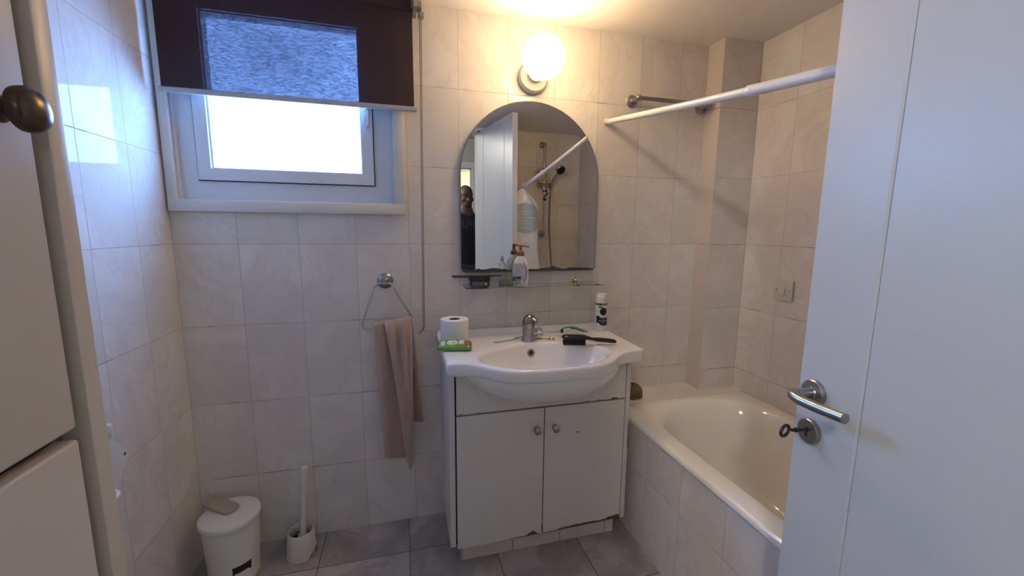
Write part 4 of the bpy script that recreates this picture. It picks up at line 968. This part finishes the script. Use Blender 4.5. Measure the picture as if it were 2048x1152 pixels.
# ------------------------------------------------------------------ person in the hall (seen in the mirror)
ps = thing('person', 'person standing in the hall, seen in the mirror, bald, dark lettered T-shirt', 'person', (1.50, -2.6, 0), math.radians(180-8))
m_skin = mat('skin', (.11, .066, .05), .55, var=.08); m_shirt = mat('navy_cotton', (.012, .013, .022), .9); m_jean = mat('dark_denim', (.02, .026, .045), .9)
SC = 1.735/1.75
def skinned(name, verts, edges, m, sub=2, root=0, extra=None, voxel=None):
    me = bpy.data.meshes.new(name); me.from_pydata([Vector(v[:3])*SC for v in verts], edges, [])
    o = bpy.data.objects.new(name, me); C.objects.link(o)
    md = o.modifiers.new('skin', 'SKIN'); md.use_smooth_shade = True
    lay = me.skin_vertices[0] if me.skin_vertices else None
    if lay is None:
        bpy.context.view_layer.objects.active = o; o.select_set(True)
    for i, v in enumerate(verts):
        r = v[3]*SC; ry = (v[4] if len(v) > 4 else v[3])*SC
        me.skin_vertices[0].data[i].radius = (r, ry); me.skin_vertices[0].data[i].use_root = (i == root)
    s = o.modifiers.new('sub', 'SUBSURF'); s.levels = sub; s.render_levels = sub
    dg = bpy.context.evaluated_depsgraph_get(); em = bpy.data.meshes.new_from_object(o.evaluated_get(dg)); bpy.data.objects.remove(o)
    bm = bmesh.new(); bm.from_mesh(em); bpy.data.meshes.remove(em)
    if extra: extra(bm)
    if voxel:
        o2 = obj(name, bm, m, None); r_ = o2.modifiers.new('r', 'REMESH'); r_.mode = 'VOXEL'; r_.voxel_size = voxel; r_.use_smooth_shade = True
        sm_ = o2.modifiers.new('s', 'SMOOTH'); sm_.factor = .5; sm_.iterations = 3
        dg = bpy.context.evaluated_depsgraph_get(); em = bpy.data.meshes.new_from_object(o2.evaluated_get(dg)); bpy.data.objects.remove(o2)
        bm = bmesh.new(); bm.from_mesh(em)
    return obj(name, bm, m, ps, smooth=180)
# local frame: the person faces -y, x to his left
V_ = []; E_ = []
def add(v, parent=None):
    V_.append(v); i = len(V_)-1
    if parent is not None: E_.append((parent, i))
    return i
pel = add((0, 0, .95, .15, .10)); sp1 = add((0, 0, 1.10, .15, .105), pel); ch = add((0, .0, 1.28, .165, .115), sp1); ush = add((0, .01, 1.40, .12, .085), ch)
nk = add((0, .005, 1.49, .062, .060), ush); hdv = add((0, -.01, 1.58, .070, .075), nk)
for s in (-1, 1):
    hp1 = add((s*.09, 0, .90, .095, .095), pel); kn = add((s*.10, -.01, .50, .060, .062), hp1); ak = add((s*.10, .02, .09, .040, .042), kn)
    sh1 = add((s*.185, .015, 1.405, .062, .060), ush); el = add((s*.245, .03, 1.12, .044, .044), sh1); wr = add((s*.265, -.02, .88, .030, .026), el); pm = add((s*.268, -.035, .82, .024, .036), wr)
    for q, (dy, L) in enumerate(((-.030, .070), (-.010, .080), (.010, .075), (.028, .060))):
        a1 = add((s*.268, -.035+dy, .775, .0095, .0095), pm); a2 = add((s*.262, -.037+dy*1.05, .775-L*.5, .0090, .0090), a1); add((s*.250, -.040+dy*1.05, .775-L*.92, .0080, .0080), a2)
    t1 = add((s*.262, -.075, .81, .011, .011), pm); add((s*.255, -.090, .765, .0095, .0095), t1)
def head_bits(bm):
    k = SC
    def bl_(c, r, s=(1, 1, 1)): ball(bm, (c[0]*k, c[1]*k, c[2]*k), r*k, s, 24, 16)
    bl_((0, .008, 1.660), .092, (.83, 1.05, 1.02)); bl_((0, -.022, 1.590), .064, (.92, 1.1, 1.2)); bl_((0, -.060, 1.548), .030, (1.15, .9, .75))
    bl_((0, -.100, 1.603), .016, (.9, 1.0, 1.5)); bl_((0, -.108, 1.592), .0135, (1.3, 1, .8))
    for s in (-1, 1):
        bl_((s*.034, -.080, 1.650), .019, (1.3, .6, .5)); bl_((s*.080, .010, 1.612), .024, (.32, .75, 1.25)); bl_((s*.040, -.066, 1.600), .022, (1, .9, 1)); bl_((s*.20*0+s*.032, -.078, 1.628), .011, (1.1, .7, .8))
    bl_((0, -.083, 1.563), .018, (1.35, .75, .32)); bl_((0, -.081, 1.556), .017, (1.2, .75, .35))
    for s in (-1, 1):
        bl_((s*.10, -.045, .035), .05, (.85, 2.2, .65))
body = skinned('body', V_, E_, m_skin, 2, 0, head_bits, .006)
b = B()
m_eye = mat('eye_dark', (.08, .07, .06), .2)
for s in (-1, 1): obj('eye', ball(B(), (s*.032*SC, -.0865*SC, 1.629*SC), .0085*SC, (1.3, .6, .7)), m_eye, ps, smooth=60)
b = B(); ball(b, (0, -.067*SC, 1.555*SC), .046*SC, (1.0, .72, .75)); obj('beard', b, mat('stubble', (.09, .06, .05), .95), ps, smooth=60, label='short dark stubble beard')
# clothes: same skeleton, slightly fuller
V_ = []; E_ = []
p1_ = add((0, 0, .83, .172, .125)); p2_ = add((0, 0, 1.08, .172, .128), p1_); p3_ = add((0, 0, 1.28, .188, .138), p2_); p4_ = add((0, .008, 1.405, .135, .100), p3_); p5_ = add((0, .008, 1.462, .075, .074), p4_)
for s in (-1, 1):
    q1 = add((s*.19, .015, 1.405, .080, .076), p4_); q2 = add((s*.225, .022, 1.25, .068, .066), q1); q3 = add((s*.238, .027, 1.17, .064, .062), q2)
skinned('t_shirt', V_, E_, m_shirt, 2)
V_ = []; E_ = []
p1_ = add((0, 0, .93, .158, .112))
for s in (-1, 1):
    q1 = add((s*.09, 0, .88, .105, .105), p1_); q2 = add((s*.10, -.01, .50, .078, .080), q1); q3 = add((s*.10, .018, .07, .068, .072), q2)
skinned('trousers', V_, E_, m_jean, 2)
b = B()
for s in (-1, 1):
    rs = []
    for i in range(18):
        t = i/17; y = .06-.27*t; hw = .036+.014*sin(PI*min(1, t*1.1)); tpz = .085-.045*t if t > .2 else .09
        if t > .9: hw *= .75
        if t > .97: hw *= .6
        rs.append([Vector((s*.10+hw*cos(a), y, max(0, tpz/2+tpz/2*sin(a)))) for a in [2*PI*k/16 for k in range(16)]])
    rings(b, rs, True, True)
obj('shoes', b, m_blk, ps, smooth=60)
b = text_bm('ROPLEY', .092, .001)
for v in b.verts:
    x, z = v.co.x, v.co.y; v.co = Vector((x*.95, -.1335-v.co.z+.55*x*x, 1.345*SC+z))
obj('shirt_lettering', b, mat('shirt_print', (.06, .065, .075), .8), ps, label='grey capital lettering across the chest')
